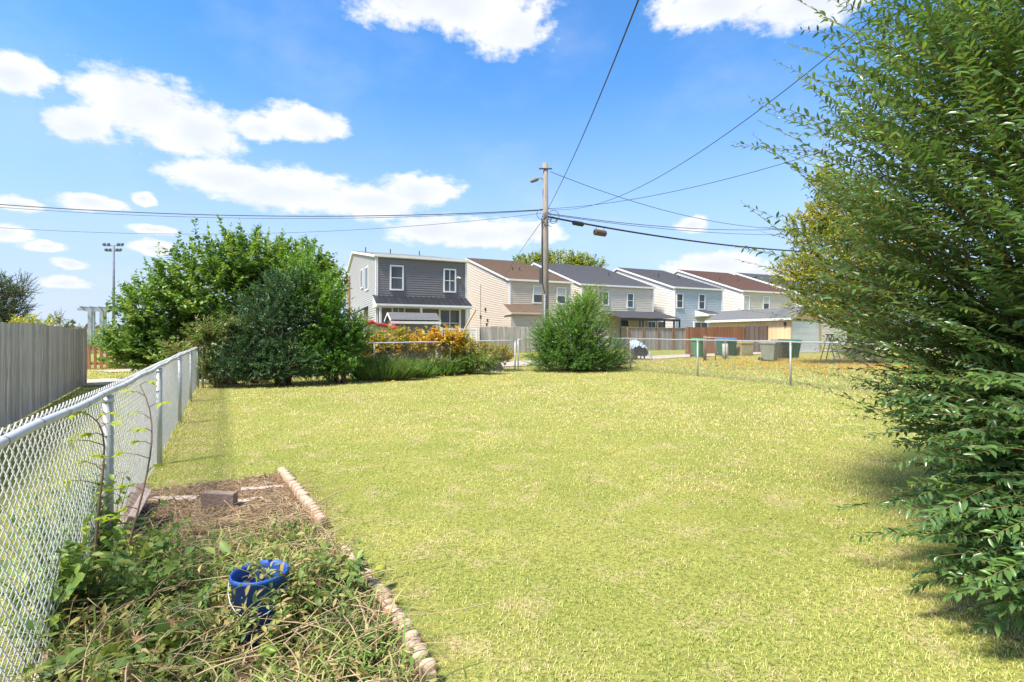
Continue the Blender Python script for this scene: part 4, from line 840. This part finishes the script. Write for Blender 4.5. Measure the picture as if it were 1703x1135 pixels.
# feathery rosemary clumps along the back fence
def feathery(label, px, py, w, h, seed, n=420):
    p = on_ground(px, py); rng = np.random.default_rng(seed); a = rng.uniform(0, 2 * np.pi, n); rr = np.sqrt(rng.uniform(0, 1, n))
    b = np.stack([np.cos(a) * rr * w * .45, np.sin(a) * rr * .32, np.zeros(n)], -1); tip = b + np.stack([np.cos(a) * rr * w * .28, np.sin(a) * rr * .2, h * (1 - .45 * rr ** 2) * rng.uniform(.65, 1.05, n)], -1) + rng.normal(0, .05, (n, 3))
    A, C = b + p, tip + p; A[:, 2] = p[2] + .02; P, D, Nm, S, cv = shoots_leaves(A, C, 24, .1, .075, rng, .04, .35, -.3, .18)
    t = thing('rosemary_shrub', label, 'shrub', p, 0, 'feathery shrubs along the back fence'); v = np.clip(np.repeat(rng.uniform(0, .6, n), 24) + rng.uniform(0, .4, len(P)), 0, 1)
    X, T, vv = leaves_mesh(P - p, D, Nm, S, .24, v); link('foliage', np_mesh('foliage', X, T, L_LAV, vv), t)['kind'] = 'stuff'
    V, Q = tubes(curve_pts(*cv, 4) - p, .004, 3, (.3, .8, .1)); link('branches', np_mesh('branches', V, Q, TWIG), t)['kind'] = 'stuff'
feathery('largest feathery green shrub at the foot of back fence', 634, 633, 1.9, .85, 41, 560)
feathery('smaller feathery shrub just right of the largest one', 692, 629, 1.1, .65, 42, 300)
feathery('low feathery shrub below the orange vine foliage', 735, 625, 1.0, .55, 43, 280)
feathery('upright feathery shrub beside the grey slab', 768, 622, 1.0, 1.0, 44, 330)
# autumn vine along the back fence
vb = on_ground(720, 612); vb[1] += .3
plant('autumn_vine', 'orange and gold autumn vine growing over the back fence', 'vine', vb,
      [lob(720, 572, 18.0, 1.4, .4, .55), lob(650, 572, 17.5, .9, .4, .55), lob(790, 585, 19.2, 1.1, .5, .5), lob(745, 560, 18.0, .8, .4, .35), lob(620, 580, 17.3, .7, .5, .6), lob(835, 588, 19.6, .5, .4, .35)],
      620, 13, .125, .65, L_FALL, TWIG, 28, .35, (.35, .75), .7, 26, .015, droop=.35, jit=.5, vgrad=lambda P: np.where(np.abs(P[:, 0] / P[:, 1] * F + CX - 722) < 45, .36, -.1) * np.clip((P[:, 2] - .9) / .8, 0, 1),
      extra=tops([(708, 538), (716, 546), (737, 545), (745, 538), (672, 540), (688, 548), (760, 545), (700, 548), (650, 548), (724, 552), (632, 552)], 18.6, 1, 8))
plant('green_vine', 'yellow-green undergrowth low against the back fence', 'vine', vb + (-.4, -.5, 0),
      [lob(700, 600, 17.6, 1.7, .3, .35), lob(800, 600, 18.0, .8, .4, .4), lob(620, 604, 17.2, .8, .3, .35)], 380, 14, .075, .5, L_MULB, TWIG, 29, .3, (.3, .6), .5, 12, .01, droop=.2)
# background trees
def far_tree(name, label, lobes, n, lm, seed, base, th, tr, size=.28, per=12, L=(1., 2.), wd=.7, fmin=.5):
    b = np.array((base[0], base[1], gz(*base))); plant(name, label, 'tree', b, lobes, n, per, size, wd, lm, BARK, seed, fmin, L, .5, 26, .12, (b + (0, 0, th), tr), droop=.15, twig_r=.015)
far_tree('maple_tree', 'yellow-green tree crown rising behind the tan house roof', [lob(930, 442, 66, 4.2, 3, 2.1), lob(880, 445, 66, 2.6, 2.5, 1.9), lob(975, 448, 66, 2.8, 2.5, 1.8), lob(905, 430, 66, 1.6, 2, 1.3), lob(960, 438, 66, 2, 2, 1.2), lob(930, 490, 66, 4, 3, 3)], 900, L_MAPLE, 51, at(930, 562, 66)[:2], 6, .35, .34)
far_tree('yellow_tree', 'yellowing small-leaved tree behind the privet', [lob(1390, 430, 22, 1.9, 1.6, 1.7), lob(1330, 450, 22, 1.3, 1.2, .9), lob(1420, 350, 22, 1.5, 1.4, 1.3), lob(1440, 480, 22, 1.8, 1.5, 1.3), lob(1370, 360, 22, .9, .9, .9), lob(1480, 400, 22, 1.6, 1.5, 1.8), lob(1335, 380, 22, .8, .8, .9), lob(1350, 500, 22, 1.2, 1., .9), lob(1375, 300, 22, .8, .8, .8), lob(1420, 530, 22, 1.4, 1., .7)], 2500, L_YEL, 52, at(1450, 562, 22)[:2], 2.2, .12, .12, 16, (.35, .8), .55, .4)
far_tree('small_tree', 'dark olive tree leaning over the grey fence at far left', [lob(-10, 500, 24, 1.5, 1.4, 1.3), lob(30, 480, 24, .9, .9, .75), lob(-60, 480, 24, 1.8, 1.5, 1.5), lob(10, 525, 24, 1.3, 1.2, .9)], 1000, L_DARK, 53, at(-30, 562, 24)[:2], 1.6, .14, .085, 16, (.5, 1.3), .42, .4)
plant('golden_shrub', 'golden yellow shrub peeping over the grey board fence', 'shrub', (*at(55, 562, 20)[:2], gz(*at(55, 562, 20)[:2])), [lob(60, 545, 20, 1.0, .7, .5), lob(30, 548, 20, .6, .6, .4)], 200, 14, .10, .6, L_YEL, TWIG, 54, .3, (.4, .7), .6, 8, .02)
plant('wispy_bush', 'thin grey-green bush standing in the distance past the golden shrub', 'shrub', (*at(98, 562, 36)[:2], gz(*at(98, 562, 36)[:2])), [lob(97, 530, 36, .6, .6, .6), lob(110, 545, 36, 1.0, .6, .5)], 90, 12, .11, .5, L_OLIVE, TWIG, 55, .3, (.5, .9), .7, 8, .02)
plant('hedge_shrub', 'bright yellow-green shrub between picket fence and mulberry shrub', 'shrub', (*at(185, 562, 21.5)[:2], gz(*at(185, 562, 21.5)[:2])), [lob(185, 570, 21.5, 1.0, .8, .7), lob(220, 585, 21, 1., .8, .8)], 260, 15, .10, .6, L_MULB, TWIG, 56, .3, (.4, .8), .6, 10, .02, vgrad=lambda P: np.full(len(P), .7))
plant('shade_tree', 'dark green tree standing right of garage behind the privet', 'shrub', (*at(1430, 562, 26)[:2], gz(*at(1430, 562, 26)[:2])), [lob(1440, 540, 26, 1.8, 1.5, 1.3), lob(1500, 520, 26, 2.2, 1.6, 1.8)], 500, 16, .10, .5, L_DARK, BARK, 57, .35, (.5, 1.), .5, 12, .05)
plant('brush_pile', 'pile of grey sticks and brush beside the step ladder', 'brush pile', on_ground(1425, 598), [(*(on_ground(1425, 598) + (0, .4, .4)), 1.3, .6, .5)], 150, 3, .05, .5, L_OLIVE, mat('grey_stick', (.36, .30, .25), (.25, .2, .17), 6, .9), 58, .2, (.7, 1.4), .1, 30, .02, twig_r=.012)
# far-off wood on the horizon
rng = np.random.default_rng(60); nb = 900; an = rng.uniform(-1.5, 1.5, nb); dd = rng.uniform(150, 210, nb); c = np.stack([np.sin(an) * dd, np.cos(an) * dd, rng.uniform(.2, 1, nb) * 2.6 + .8], -1)
A = np.repeat(c, 40, 0) + rng.normal(0, 1, (nb * 40, 3)) * (2.2, 2.2, .9); X, T, vv = leaves_mesh(A, nrm(rng.normal(0, 1, A.shape)), nrm(rng.normal(0, 1, A.shape) + (0, 0, .8)), rng.uniform(.7, 1.5, len(A)), .8, rng.uniform(0, 1, len(A)))
tag(link('far_wood', np_mesh('far_wood', X, T, L_OLIVE, vv)), 'low line of far-off woods along the horizon', 'woods', kind='stuff')

# ------------------------------------------------------------------ garden bed things
TERRA = mat('terracotta_concrete', (.58, .42, .31), (.46, .31, .22), 12, .9, .4, spec=.1, rnd=.06)
def edge_line(b0, b1, gap):
    s = b0; k = 0
    a_of = lambda b: np.interp(b, [-1.6, 1.76], [1.52, 1.25])
    while s > b1:
        L_ = min(.62, s - b1); 
        if not (gap[0] > s - L_ / 2 > gap[1]):
            p = np.array(lot(a_of(s), s)); q = np.array(lot(a_of(s - L_), s - L_)); d = q - p; ang = math.atan2(d[1], d[0])
            lab = ['farthest', 'second', 'third', 'fourth', 'fifth', 'sixth', 'seventh'][k] + (' scalloped terracotta edging strip, counting from far end of garden bed' if k else ' scalloped terracotta edging strip of the garden bed')
            t = thing('edging_strip', lab, 'edging', (*p, gz(*p)), ang, 'terracotta edging around the bed'); nsc = int(round(L_ / .062))
            for i in range(nsc):
                rg_ = random.Random(k * 50 + i); o = link('scallop', SCAL, t, (.031 + i * .062, rg_.uniform(-.004, .004), -.06)); o.rotation_euler = (rg_.uniform(-.05, .05), rg_.uniform(-.05, .05), 0); o.scale = (1, 1, 1 + rg_.uniform(-.06, .04))
            MB().box(0, L_ - .01, -.022, .022, -.06, .075).build('strip_base', TERRA, t)
        s -= L_; k += 1
m = MB(); m.lathe([(.033, 0), (.033, .155), (.029, .168), (.012, .175)], n=12, sx=.93, sy=1.25); SCAL = m.mesh('scallop', TERRA); SCAL.shade_smooth()
edge_line(1.76, -2.3, (-.35, -.75))
BLOCK = mat('brown_concrete_block', (.27, .20, .165), (.21, .155, .13), 16, .92, .4, spec=.1); PALE = mat('pale_stone', (.52, .41, .35), (.38, .30, .25), 10, .9, .4, spec=.1)
def block(name, label, px, py, size, rz, m, tilt=(0, 0), cat='block', lift=0):
    p = on_ground(px, py); o = MB().box(-size[0] / 2, size[0] / 2, -size[1] / 2, size[1] / 2, -.02, size[2]).build(name, m, None, bevel=.006); o.location = p + (0, 0, lift); o.rotation_euler = (tilt[0], tilt[1], rz); return tag(o, label, cat)
block('concrete_block', 'brown concrete block standing upright at the far end of bed', 365, 850, (.30, .075, .15), -.05, BLOCK, (.03, .02), lift=.02)
block('concrete_block', 'brown block leaning on the left fence, upper one', 232, 858, (.09, .30, .11), .62, BLOCK, (.5, .15), lift=.10)
block('concrete_block', 'brown block leaning on the left fence, middle one', 218, 872, (.09, .32, .11), .66, BLOCK, (.55, .2), lift=.07)
block('paving_slab', 'pale slab propped against the fence post behind weeds', 205, 893, (.06, .40, .30), .5, PALE, (.3, .45), lift=.02)
block('edging_stone', 'long pale edging stone lying behind the upright block', 290, 838, (.42, .10, .06), .08, PALE, (.05, 0))
block('edging_stone', 'pale edging stone right of the upright block', 408, 842, (.30, .09, .06), .75, PALE, (.05, .05))
block('edging_stone', 'pale edging stone joining the terracotta strip', 440, 820, (.42, .09, .06), .45, PALE, (0, .05))
sp = on_ground(822, 618); sp[1] += .1
o = MB().add([(-.42, 0, 0), (.42, 0, 0), (.2, .05, .52), (-.05, .05, .62), (-.36, .03, .2), (-.42, .14, 0), (.42, .14, 0), (.2, .19, .52), (-.05, .19, .62), (-.36, .17, .2)], [(0, 1, 2, 3, 4), (9, 8, 7, 6, 5), (0, 5, 6, 1), (1, 6, 7, 2), (2, 7, 8, 3), (3, 8, 9, 4), (4, 9, 5, 0)]).build('stone_slab', mat('grey_slate', (.30, .27, .26), (.22, .2, .195), 7, .85, .4), None, bevel=.015)
o.location = sp; o.rotation_euler = (-.12, 0, .35); tag(o, 'broken grey stone slab leaning at the back fence by the gate', 'stone')
# blue bucket upside down among the weeds
bp = on_ground(432, 1066); BLUE = mat('blue_plastic', (.015, .085, .40), (.05, .09, .22), 7, .5, spec=.4, lo=.45, hi=.75)
t = thing('bucket', 'blue plastic bucket half buried in dying weeds', 'bucket', bp, .3); t.scale = (.95, .95, 1.02)
MB().lathe([(.118, 0), (.142, .335), (.147, .338), (.147, .355), (.140, .358), (.136, .33), (.112, .03), (.02, .03)], n=28).build('body', BLUE, t, True)
MB().lathe([(.132, .22), (.09, .245), (.03, .25)], n=16).build('soil_fill', mat('bucket_soil', (.12, .085, .055), (.06, .04, .03), 14, .95, .8), t)
MB().tube([(math.cos(a) * .152, -math.sin(a) * .155, .32 - .13 * math.sin(a)) for a in np.linspace(0, math.pi, 12)], .0025, 6).build('handle', GALV, t, True)

def vnoise(x, y, s, seed):
    r = np.random.default_rng(seed); t = r.uniform(0, 1, (64, 64)); u, v = x * s + 500, y * s + 500; i, j = np.floor(u).astype(int), np.floor(v).astype(int); fu, fv = u - i, v - j; fu = fu * fu * (3 - 2 * fu); fv = fv * fv * (3 - 2 * fv)
    q = lambda a, b: t[a % 64, b % 64]; return (q(i, j) * (1 - fu) + q(i + 1, j) * fu) * (1 - fv) + (q(i, j + 1) * (1 - fu) + q(i + 1, j + 1) * fu) * fv
# weeds
L_WEED = leaf_mat('weed_leaf', [(0, (0.1, 0.18, 0.05)), (0.35, (0.19, 0.28, 0.06)), (0.62, (0.34, 0.37, 0.09)), (0.82, (0.48, 0.4, 0.15)), (1, (0.36, 0.22, 0.1))], .5, .35)
L_STRAW = leaf_mat('straw_blade', [(0, (0.4, 0.29, 0.19)), (0.5, (0.62, 0.5, 0.34)), (1, (0.74, 0.64, 0.47))], .8, .2, .1)
L_SAP = leaf_mat('sapling_leaf', [(0, (.18, .30, .02)), (.6, (.40, .48, .03)), (1, (.55, .55, .05))], .5, .45)
STEM_G = mat('green_stem', (.20, .22, .07), (.13, .13, .05), 8, .7); STEM_B = mat('brown_stem', (.20, .125, .07), (.13, .08, .05), 8, .8)
def in_bed(x, y):
    a, b = to_lot(x, y); w = np.interp(b, [-1.6, 1.76], [1.45, 1.18]); return (a > .0) & (a < w) & (b < 1.75) & (b > -4)
def clear_of_bucket(p):
    c = bp[:2]; d = -nrm(c); q = p - c; t_ = np.clip(q @ d, -.05, .42); return np.linalg.norm(q - t_[:, None] * d, axis=1) > .21
def weed_mass():
    rng = np.random.default_rng(70); n = 950; b = rng.uniform(-2.6, .4, n); a = rng.uniform(.03, 1.0, n) ** 1.2 * np.interp(b, [-1.6, 1.76], [1.32, 1.05]); dens = np.clip((.0 - b) / .7 + .45 * (a < .3), .04, 1); k = rng.uniform(0, 1, n) < dens; a, b = a[k], b[k]
    p = L0 + a[:, None] * NN + b[:, None] * E; near = (np.hypot(p[:, 0], p[:, 1]) > 1.5) & (clear_of_bucket(p) | (rng.uniform(0, 1, len(p)) < .12)); p, a, b = p[near], a[near], b[near]; A = np.c_[p, g(p[:, 0], p[:, 1]) + .01]; n = len(A)
    h = rng.uniform(.06, .27, n) * np.clip((.9 - b) / 1.0, .4, 1.05) * np.interp(a, [0, .5, 1.5], [1.25, .95, .7]); C = A + np.c_[rng.normal(0, .15, (n, 2)), h]
    P, D, Nm, S, cv = shoots_leaves(A, C, 9, .2, .046, rng, .25, 1.0, .3, .6, .8, .6); v = np.clip(np.repeat(rng.uniform(0, .85, n), 9) + rng.uniform(-.1, .4, len(P)), 0, 1)
    X, T, vv = leaves_mesh(P, D, Nm, S, .42, v, LEAF6); tag(link('weeds', np_mesh('weeds', X, T, L_WEED, vv)), 'tangled mass of leafy weeds filling the near end of garden bed', 'weeds', kind='stuff')
    V, Q = tubes(curve_pts(*cv, 5), .0022, 3, (.3, .8, .1)); tag(link('weed_stems', np_mesh('weed_stems', V, Q, STEM_G)), 'thin tangled stems among the weeds in the garden bed', 'stems', kind='stuff')
    # long curved blades, green and dying
    n = 9000; b = rng.uniform(-2.6, .9, n); a = rng.uniform(.02, 1.0, n) * np.interp(b, [-1.6, 1.76], [1.42, 1.1]); k = rng.uniform(0, 1, n) < np.clip((.12 - b) / .8, .06, 1) * (.35 + vnoise(a, b, 3.1, 8)); a, b = a[k], b[k]; n = len(a)
    p = L0 + a[:, None] * NN + b[:, None] * E; cl = clear_of_bucket(p) | (rng.uniform(0, 1, n) < .15); p, a, b = p[cl], a[cl], b[cl]; n = len(p); A = np.c_[p, g(p[:, 0], p[:, 1])]; hh = rng.uniform(.05, .26, n) * np.clip(1.0 - b, .35, 1.1); dr = nrm(rng.normal(0, 1, (n, 2))) * (hh * rng.uniform(.3, 1.5, n))[:, None]
    C = A + np.c_[dr, hh * rng.uniform(.1, .9, n)]; M = A + np.c_[dr * .35, hh * rng.uniform(.8, 1.2, n)]; cp = curve_pts(A, M, C, 6); tg = nrm(np.c_[dr, np.zeros(n)]); sd = np.cross(tg, (0, 0, 1.)); wd = np.array((.8, 1, 1, .85, .6, .1))[None, :, None] * rng.uniform(.0022, .005, n)[:, None, None]
    V = np.stack([cp - sd[:, None] * wd, cp + sd[:, None] * wd], 2).reshape(-1, 3); i = (np.arange(n)[:, None] * 12 + np.arange(5)[None] * 2).reshape(-1, 1); Q = i + np.array((0, 1, 3, 2)); vv = np.repeat(np.clip(rng.beta(.9, 1.1, n), 0, 1), 12)
    tag(link('weed_blades', np_mesh('weed_blades', V, Q, leaf_mat('rank_blade', [(0, (.10, .22, .04)), (.4, (.24, .34, .07)), (.65, (.45, .42, .15)), (1, (.55, .40, .22))], .6, .3), vv)), 'rank grass blades, green and dying, in the garden bed', 'grass', kind='stuff')
    # dead stalks and straw lying over it
    n = 1100; b = rng.uniform(-2.4, 1.6, n); a = rng.uniform(.05, 1.4, n); p = L0 + a[:, None] * NN + b[:, None] * E; A = np.c_[p, g(p[:, 0], p[:, 1]) + rng.uniform(.02, .22, n) * np.clip((.9 - b) / 1.2, .1, 1)]
    C = A + np.c_[rng.normal(0, .22, (n, 2)), rng.uniform(-.05, .12, n) * np.clip((.9 - b), .05, 1)]; C[:, 2] = np.maximum(C[:, 2], g(C[:, 0], C[:, 1]) + .02); M = (A + C) / 2 + rng.normal(0, .05, (n, 3)) + (0, 0, .04)
    V, Q = tubes(curve_pts(A, M, C, 6), rng.uniform(.0014, .0035, n)[:, None].repeat(6, 1), 4, (.3, .8, .1)); tag(link('dead_stalks', np_mesh('dead_stalks', V, Q, mat('dry_stalk', (.50, .38, .22), (.30, .20, .12), 5, .85))), 'dry brown stalks lying across the garden bed', 'stalks', kind='stuff')
    n = 30000; b = rng.uniform(-2.3, 1.7, n); a = rng.uniform(.02, 1.0, n) * np.interp(b, [-1.6, 1.76], [1.5, 1.22]); p = L0 + a[:, None] * NN + b[:, None] * E; A = np.c_[p, g(p[:, 0], p[:, 1]) + .03 + rng.uniform(0, .02, n)]
    D = nrm(np.c_[rng.normal(0, 1, (n, 2)), rng.normal(.1, .22, n)]); X, T, vv = leaves_mesh(A, D, nrm(rng.normal(0, .3, (n, 3)) + (0, 0, 1)), rng.uniform(.03, .10, n), .05, rng.uniform(0, 1, n)); tag(link('straw', np_mesh('straw', X, T, L_STRAW, vv)), 'dry straw and dead grass covering the garden bed soil', 'straw', kind='stuff')
weed_mass()
def long_plant(name, label, cat, p, n, h, spread, per, size, wd, lm, sm, seed, bend=.3, droop=.3, shape=LEAF6, r=.004, lean=(0, 0), vr=(0, 1), t0=.1):
    rng = np.random.default_rng(seed); p = np.array(p, float); A = p + rng.normal(0, .03, (n, 3)) * (1, 1, 0); C = p + np.c_[rng.normal(0, spread, (n, 2)) + np.array(lean), rng.uniform(.5, 1, n) * h]
    P, D, Nm, S, cv = shoots_leaves(A, C, per, t0, size, rng, bend, 1.0, droop, .4, 1., .4); v = rng.uniform(*vr, len(P)); X, T, vv = leaves_mesh(P - p, D, Nm, S, wd, v, shape); t = thing(name, label, cat, p)
    link('leaves', np_mesh('leaves', X, T, lm, vv), t)['kind'] = 'stuff'; V, Q = tubes(curve_pts(*cv, 8) - p, np.linspace(r, r * .4, 8)[None].repeat(n, 0), 5, (.3, .8, .1)); link('stems', np_mesh('stems', V, Q, sm, None, True), t)['kind'] = 'stuff'; return t
long_plant('tomato_plant', 'collapsed tomato plant sprawling over the blue bucket', 'plant', bp + (.22, .05, .02), 30, .44, .24, 11, .05, .45, L_WEED, STEM_G, 81, .5, .45, vr=(.1, 1), lean=(-.2, -.05))
long_plant('tomato_plant', 'withered vine stems drooping over the front of bucket', 'plant', bp + (-.08, -.22, .02), 15, .32, .16, 11, .045, .42, L_WEED, STEM_G, 88, .5, .45, vr=(.1, 1), lean=(.08, .06))
long_plant('tomato_plant', 'dark leafy plant clump right of the blue bucket', 'plant', on_ground(560, 1000), 26, .30, .2, 14, .065, .5, L_WEED, STEM_G, 82, .3, .35, vr=(0, .55))
long_plant('tomato_plant', 'leafy plant in front of the blue bucket', 'plant', on_ground(470, 1085), 34, .34, .2, 12, .05, .45, L_WEED, STEM_G, 83, .4, .35, vr=(0, 1), lean=(-.05, .1))
long_plant('grass_clump', 'bright green leafy clump at bottom edge beside edging', 'plant', on_ground(590, 1120), 26, .14, .14, 12, .05, .5, L_MULB, STEM_G, 84, .2, .2, vr=(.3, .9))
long_plant('pepper_plant', 'bushy plant with large leaves at foot of left fence', 'plant', on_ground(130, 1060), 24, .55, .22, 13, .10, .5, L_WEED, STEM_G, 85, .2, .3, vr=(0, .6))
long_plant('pepper_plant', 'big-leaved weed at the lower left corner', 'plant', on_ground(215, 1120), 18, .26, .2, 12, .11, .5, L_WEED, STEM_G, 86, .2, .35, vr=(0, .7))
long_plant('climbing_weed', 'weed climbing the left fence beside the near post', 'plant', on_ground(170, 960), 18, .75, .2, 14, .075, .55, L_MULB, STEM_G, 87, .1, .25, vr=(.2, 1), lean=(-.1, .1))
for k_, (px_, py_, h_, lab_) in enumerate(((95, 1010, .62, 'tall green weed against the fence nearest the left picture edge'), (75, 1100, .5, 'leafy weed at the fence foot in the bottom left corner'), (120, 960, .6, 'bright weed climbing the fence left of near post'), (235, 985, .35, 'short green weed at the foot of the right sapling'), (280, 1040, .3, 'leafy weed between saplings and blue bucket'))):
    long_plant('garden_weed', lab_, 'plant', on_ground(px_, py_), 18, h_ * 1.25, .15, 13, .072, .5, L_MULB, STEM_G, 110 + k_, .12, .25, vr=(.1, .95), lean=(-.05, .05))
def sapling(label, pts, seed, n_tw=9):
    rng = np.random.default_rng(seed); pts = np.array(pts, float); t = thing('sapling', label, 'sapling', pts[0], 0, 'thin saplings by the fence'); k = np.linspace(0, 1, 12); d = np.linspace(0, 1, len(pts)); S = np.stack([np.polyval(np.polyfit(d, pts[:, j], min(3, len(pts) - 1)), k) for j in range(3)], -1)
    MB().tube(S - pts[0], np.linspace(.0085, .003, 12), 7).build('stem', STEM_B, t, True); X, T, vv = leaves_mesh(np.zeros((1, 3)), np.array([[1., 0, 0]]), np.array([[0, 0, 1.]]), np.ones(1), .5, np.array([.6]), LEAF6); me = np_mesh('leaf', X, T, L_SAP, vv, True)
    for i in range(n_tw):
        f = .3 + .7 * i / (n_tw - 1); c = np.array([np.interp(f, k, S[:, j]) for j in range(3)]); a = rng.uniform(0, 6.28); e = c + np.array((math.cos(a), math.sin(a), .35)) * rng.uniform(.05, .16) * (1.2 - f * .5); tw = MB().tube([c - pts[0], (c + e) / 2 - pts[0] + (0, 0, .01), e - pts[0]], [.003, .0025, .0015], 5).build('twig', STEM_B, t, True)
        for j in range(5):
            an = a + (j - 2) * .6; dd = nrm(np.array((math.cos(an), math.sin(an), rng.uniform(-.35, .15)))); bb = nrm(np.cross((0, 0, 1.), dd)); nn = np.cross(dd, bb); s = rng.uniform(.05, .095) * (1 - .1 * abs(j - 2)); q = e - pts[0]
            o = link('leaf', me, t); o.matrix_local = Matrix([[dd[m_] * s, bb[m_] * s, nn[m_] * s, q[m_]] for m_ in range(3)] + [[0, 0, 0, 1]])
gA = on_ground(163, 1070); sapling('left thin sapling with yellow-green leaves in front of near fence post', [gA, at(158, 930, 2.75), at(168, 800, 2.85), at(173, 740, 2.9), at(150, 690, 2.95)], 91, 11)
gB = on_ground(192, 1000); sapling('right thin sapling with yellow-green leaves before the fence', [gB, at(212, 900, 3.2), at(240, 800, 3.4), at(262, 745, 3.5), at(240, 690, 3.6), at(236, 640, 3.65)], 92, 10)
def gourd(label, px, py, s, c, seed):
    p = on_ground(px, py); o = MB().lathe([(.004, 0), (.022, .006), (.034, .03), (.033, .06), (.022, .09), (.008, .104), (.004, .118)], n=14).build('gourd', mat('gourd_%d' % seed, c, tuple(v * .7 for v in c), 20, .4), None, True); o.scale = (s, s, s); o.location = p + (0, 0, .10); o.rotation_euler = (1.25, .2, seed * .9); tag(o, label, 'gourd')
gourd('green gourd lying at bottom edge in front of the bucket', 436, 1118, 1.1, (.16, .26, .03), 1); gourd('pale green gourd in the weeds right of the bucket', 530, 955, .8, (.32, .38, .08), 2); gourd('yellow-green gourd by the gap in the terracotta edging', 622, 990, 1.1, (.33, .36, .05), 3); gourd('green gourd hanging low by left sapling', 196, 1068, 1.2, (.13, .24, .03), 4)

# ------------------------------------------------------------------ grass blades and leaf litter
L_GRASS = leaf_mat('lawn_blade', [(0, (0.12, 0.2, 0.035)), (0.25, (0.29, 0.38, 0.075)), (0.55, (0.53, 0.54, 0.16)), (0.82, (0.68, 0.6, 0.29)), (1, (0.62, 0.47, 0.31))], .6, .3, .2)
def grass():
    rng = np.random.default_rng(99); Pn = []
    edges = np.r_[np.arange(1.6, 6, .4), np.arange(6, 30, 1.)]
    for y0, y1 in zip(edges[:-1], edges[1:]):
        ym = (y0 + y1) / 2; xw = 1.12 * ym + .4; cnt = int(2 * xw * (y1 - y0) * 7500 * (2.4 / max(ym, 2.4)) ** 1.65); Pn.append(np.c_[rng.uniform(-xw, xw, cnt), rng.uniform(y0, y1, cnt)])
    p = np.vstack(Pn); x, y = p[:, 0], p[:, 1]; a, b = to_lot(x, y); bed = in_bed(x, y)
    q = p - np.array((1.2, 23.3)); ta = q @ U; tb = q @ E; alley = (np.abs(tb - np.interp(ta, [-6, 4, 10, 16], [0, 1., .8, 1.2])) < 1.1)
    nearbush = np.hypot(x - 4.9, y - 4.2) < .5
    keep = ~bed & ~alley & ~nearbush; p = p[keep]; x, y, a, b = x[keep], y[keep], a[keep], b[keep]; n = len(p)
    lawn = (a > 0) & (a < 14.2) & (b < 12.2)
    patch = vnoise(x, y, 1.1, 1) * .5 + vnoise(x, y, 3.3, 2) * .3 + vnoise(x, y, 9, 3) * .2
    dry = np.exp(-((x + .42) ** 2 / .05 + (y - 2.55) ** 2 / .12)) + .8 * np.exp(-((a - .25) / .22) ** 2) * (b > 1.7) * vnoise(x, y, 2, 5)
    broad = vnoise(x, y, .38, 11); clump = vnoise(x, y, 13, 12)
    v = np.clip(.04 + patch * .5 + broad * .22 + rng.normal(0, .24, n) + dry * .55 + .22 * np.clip((y - 3.5) / 6, 0, 1) + .25 * (vnoise(x, y, 2.3, 13) > .82), 0, 1)
    v = np.where(lawn, v, np.clip(v - .06, 0, 1))
    tall = np.where(lawn, 1., np.where(y > 10, 1.9, 1.5)) * (1 + .9 * (np.abs(a) < .12) * (b > 1.8)) * np.clip(.6 + patch, .6, 1.3) * (.62 + .6 * clump + .2 * broad) * (1 - .5 * np.clip(dry, 0, 1))
    sc = np.clip(y / 4., 1, 3.2) ; w = .0036 * sc ** 1.15 * rng.uniform(.6, 1.4, n); h = rng.uniform(.007, .026, n) * tall * sc ** .3
    an = rng.uniform(0, 2 * np.pi, n); ln = rng.uniform(.3, 1.5, n) * h; d2 = np.stack([np.cos(an), np.sin(an)], -1); sd = np.stack([-d2[:, 1], d2[:, 0]], -1); z = g(x, y) - .004
    B1 = np.c_[p - sd * w[:, None] / 2, z]; B2 = np.c_[p + sd * w[:, None] / 2, z]; m1 = p + d2 * (ln * .35)[:, None]; mz = z + h * .72; M1 = np.c_[m1 - sd * w[:, None] * .42, mz]; M2 = np.c_[m1 + sd * w[:, None] * .42, mz]; Tp = np.c_[p + d2 * ln[:, None], z + h * rng.uniform(.6, 1., n)]
    V = np.stack([B1, B2, M1, M2, Tp], 1).reshape(-1, 3); i = np.arange(n)[:, None] * 5; T = np.concatenate([i + (0, 1, 3), i + (0, 3, 2), i + (2, 3, 4)]).astype(np.int32)
    tag(link('grass', np_mesh('grass', V, T, L_GRASS, np.repeat(v, 5))), 'mown yellow-green grass covering the yard', 'grass', kind='stuff'); print('blades', n)
grass()
rng = np.random.default_rng(101); n = 5200; q = np.c_[rng.normal(14.5, 4.5, n), rng.normal(22, 3.2, n)]; q2 = np.c_[rng.uniform(-6, 8, 500), rng.uniform(4, 18, 500)]; p = np.vstack([q, q2])
a, b = to_lot(p[:, 0], p[:, 1]); p = p[((a > 14.6) | (np.arange(len(p)) >= n)) & (p[:, 1] > 3)]; n = len(p)
X, T, vv = leaves_mesh(np.c_[p, g(p[:, 0], p[:, 1]) + .05 + rng.uniform(0, .03, n)], nrm(np.c_[rng.normal(0, 1, (n, 2)), rng.normal(0, .15, n)]), nrm(rng.normal(0, .3, (n, 3)) + (0, 0, 1)), np.where(p[:, 1] > 15, rng.uniform(.06, .13, n), rng.uniform(.02, .045, n)), .7, rng.uniform(.3, .85, n))
tag(link('leaf_litter', np_mesh('leaf_litter', X, T, L_FALL, vv)), 'scattered orange fallen leaves on grass near the bins', 'leaves', kind='stuff')
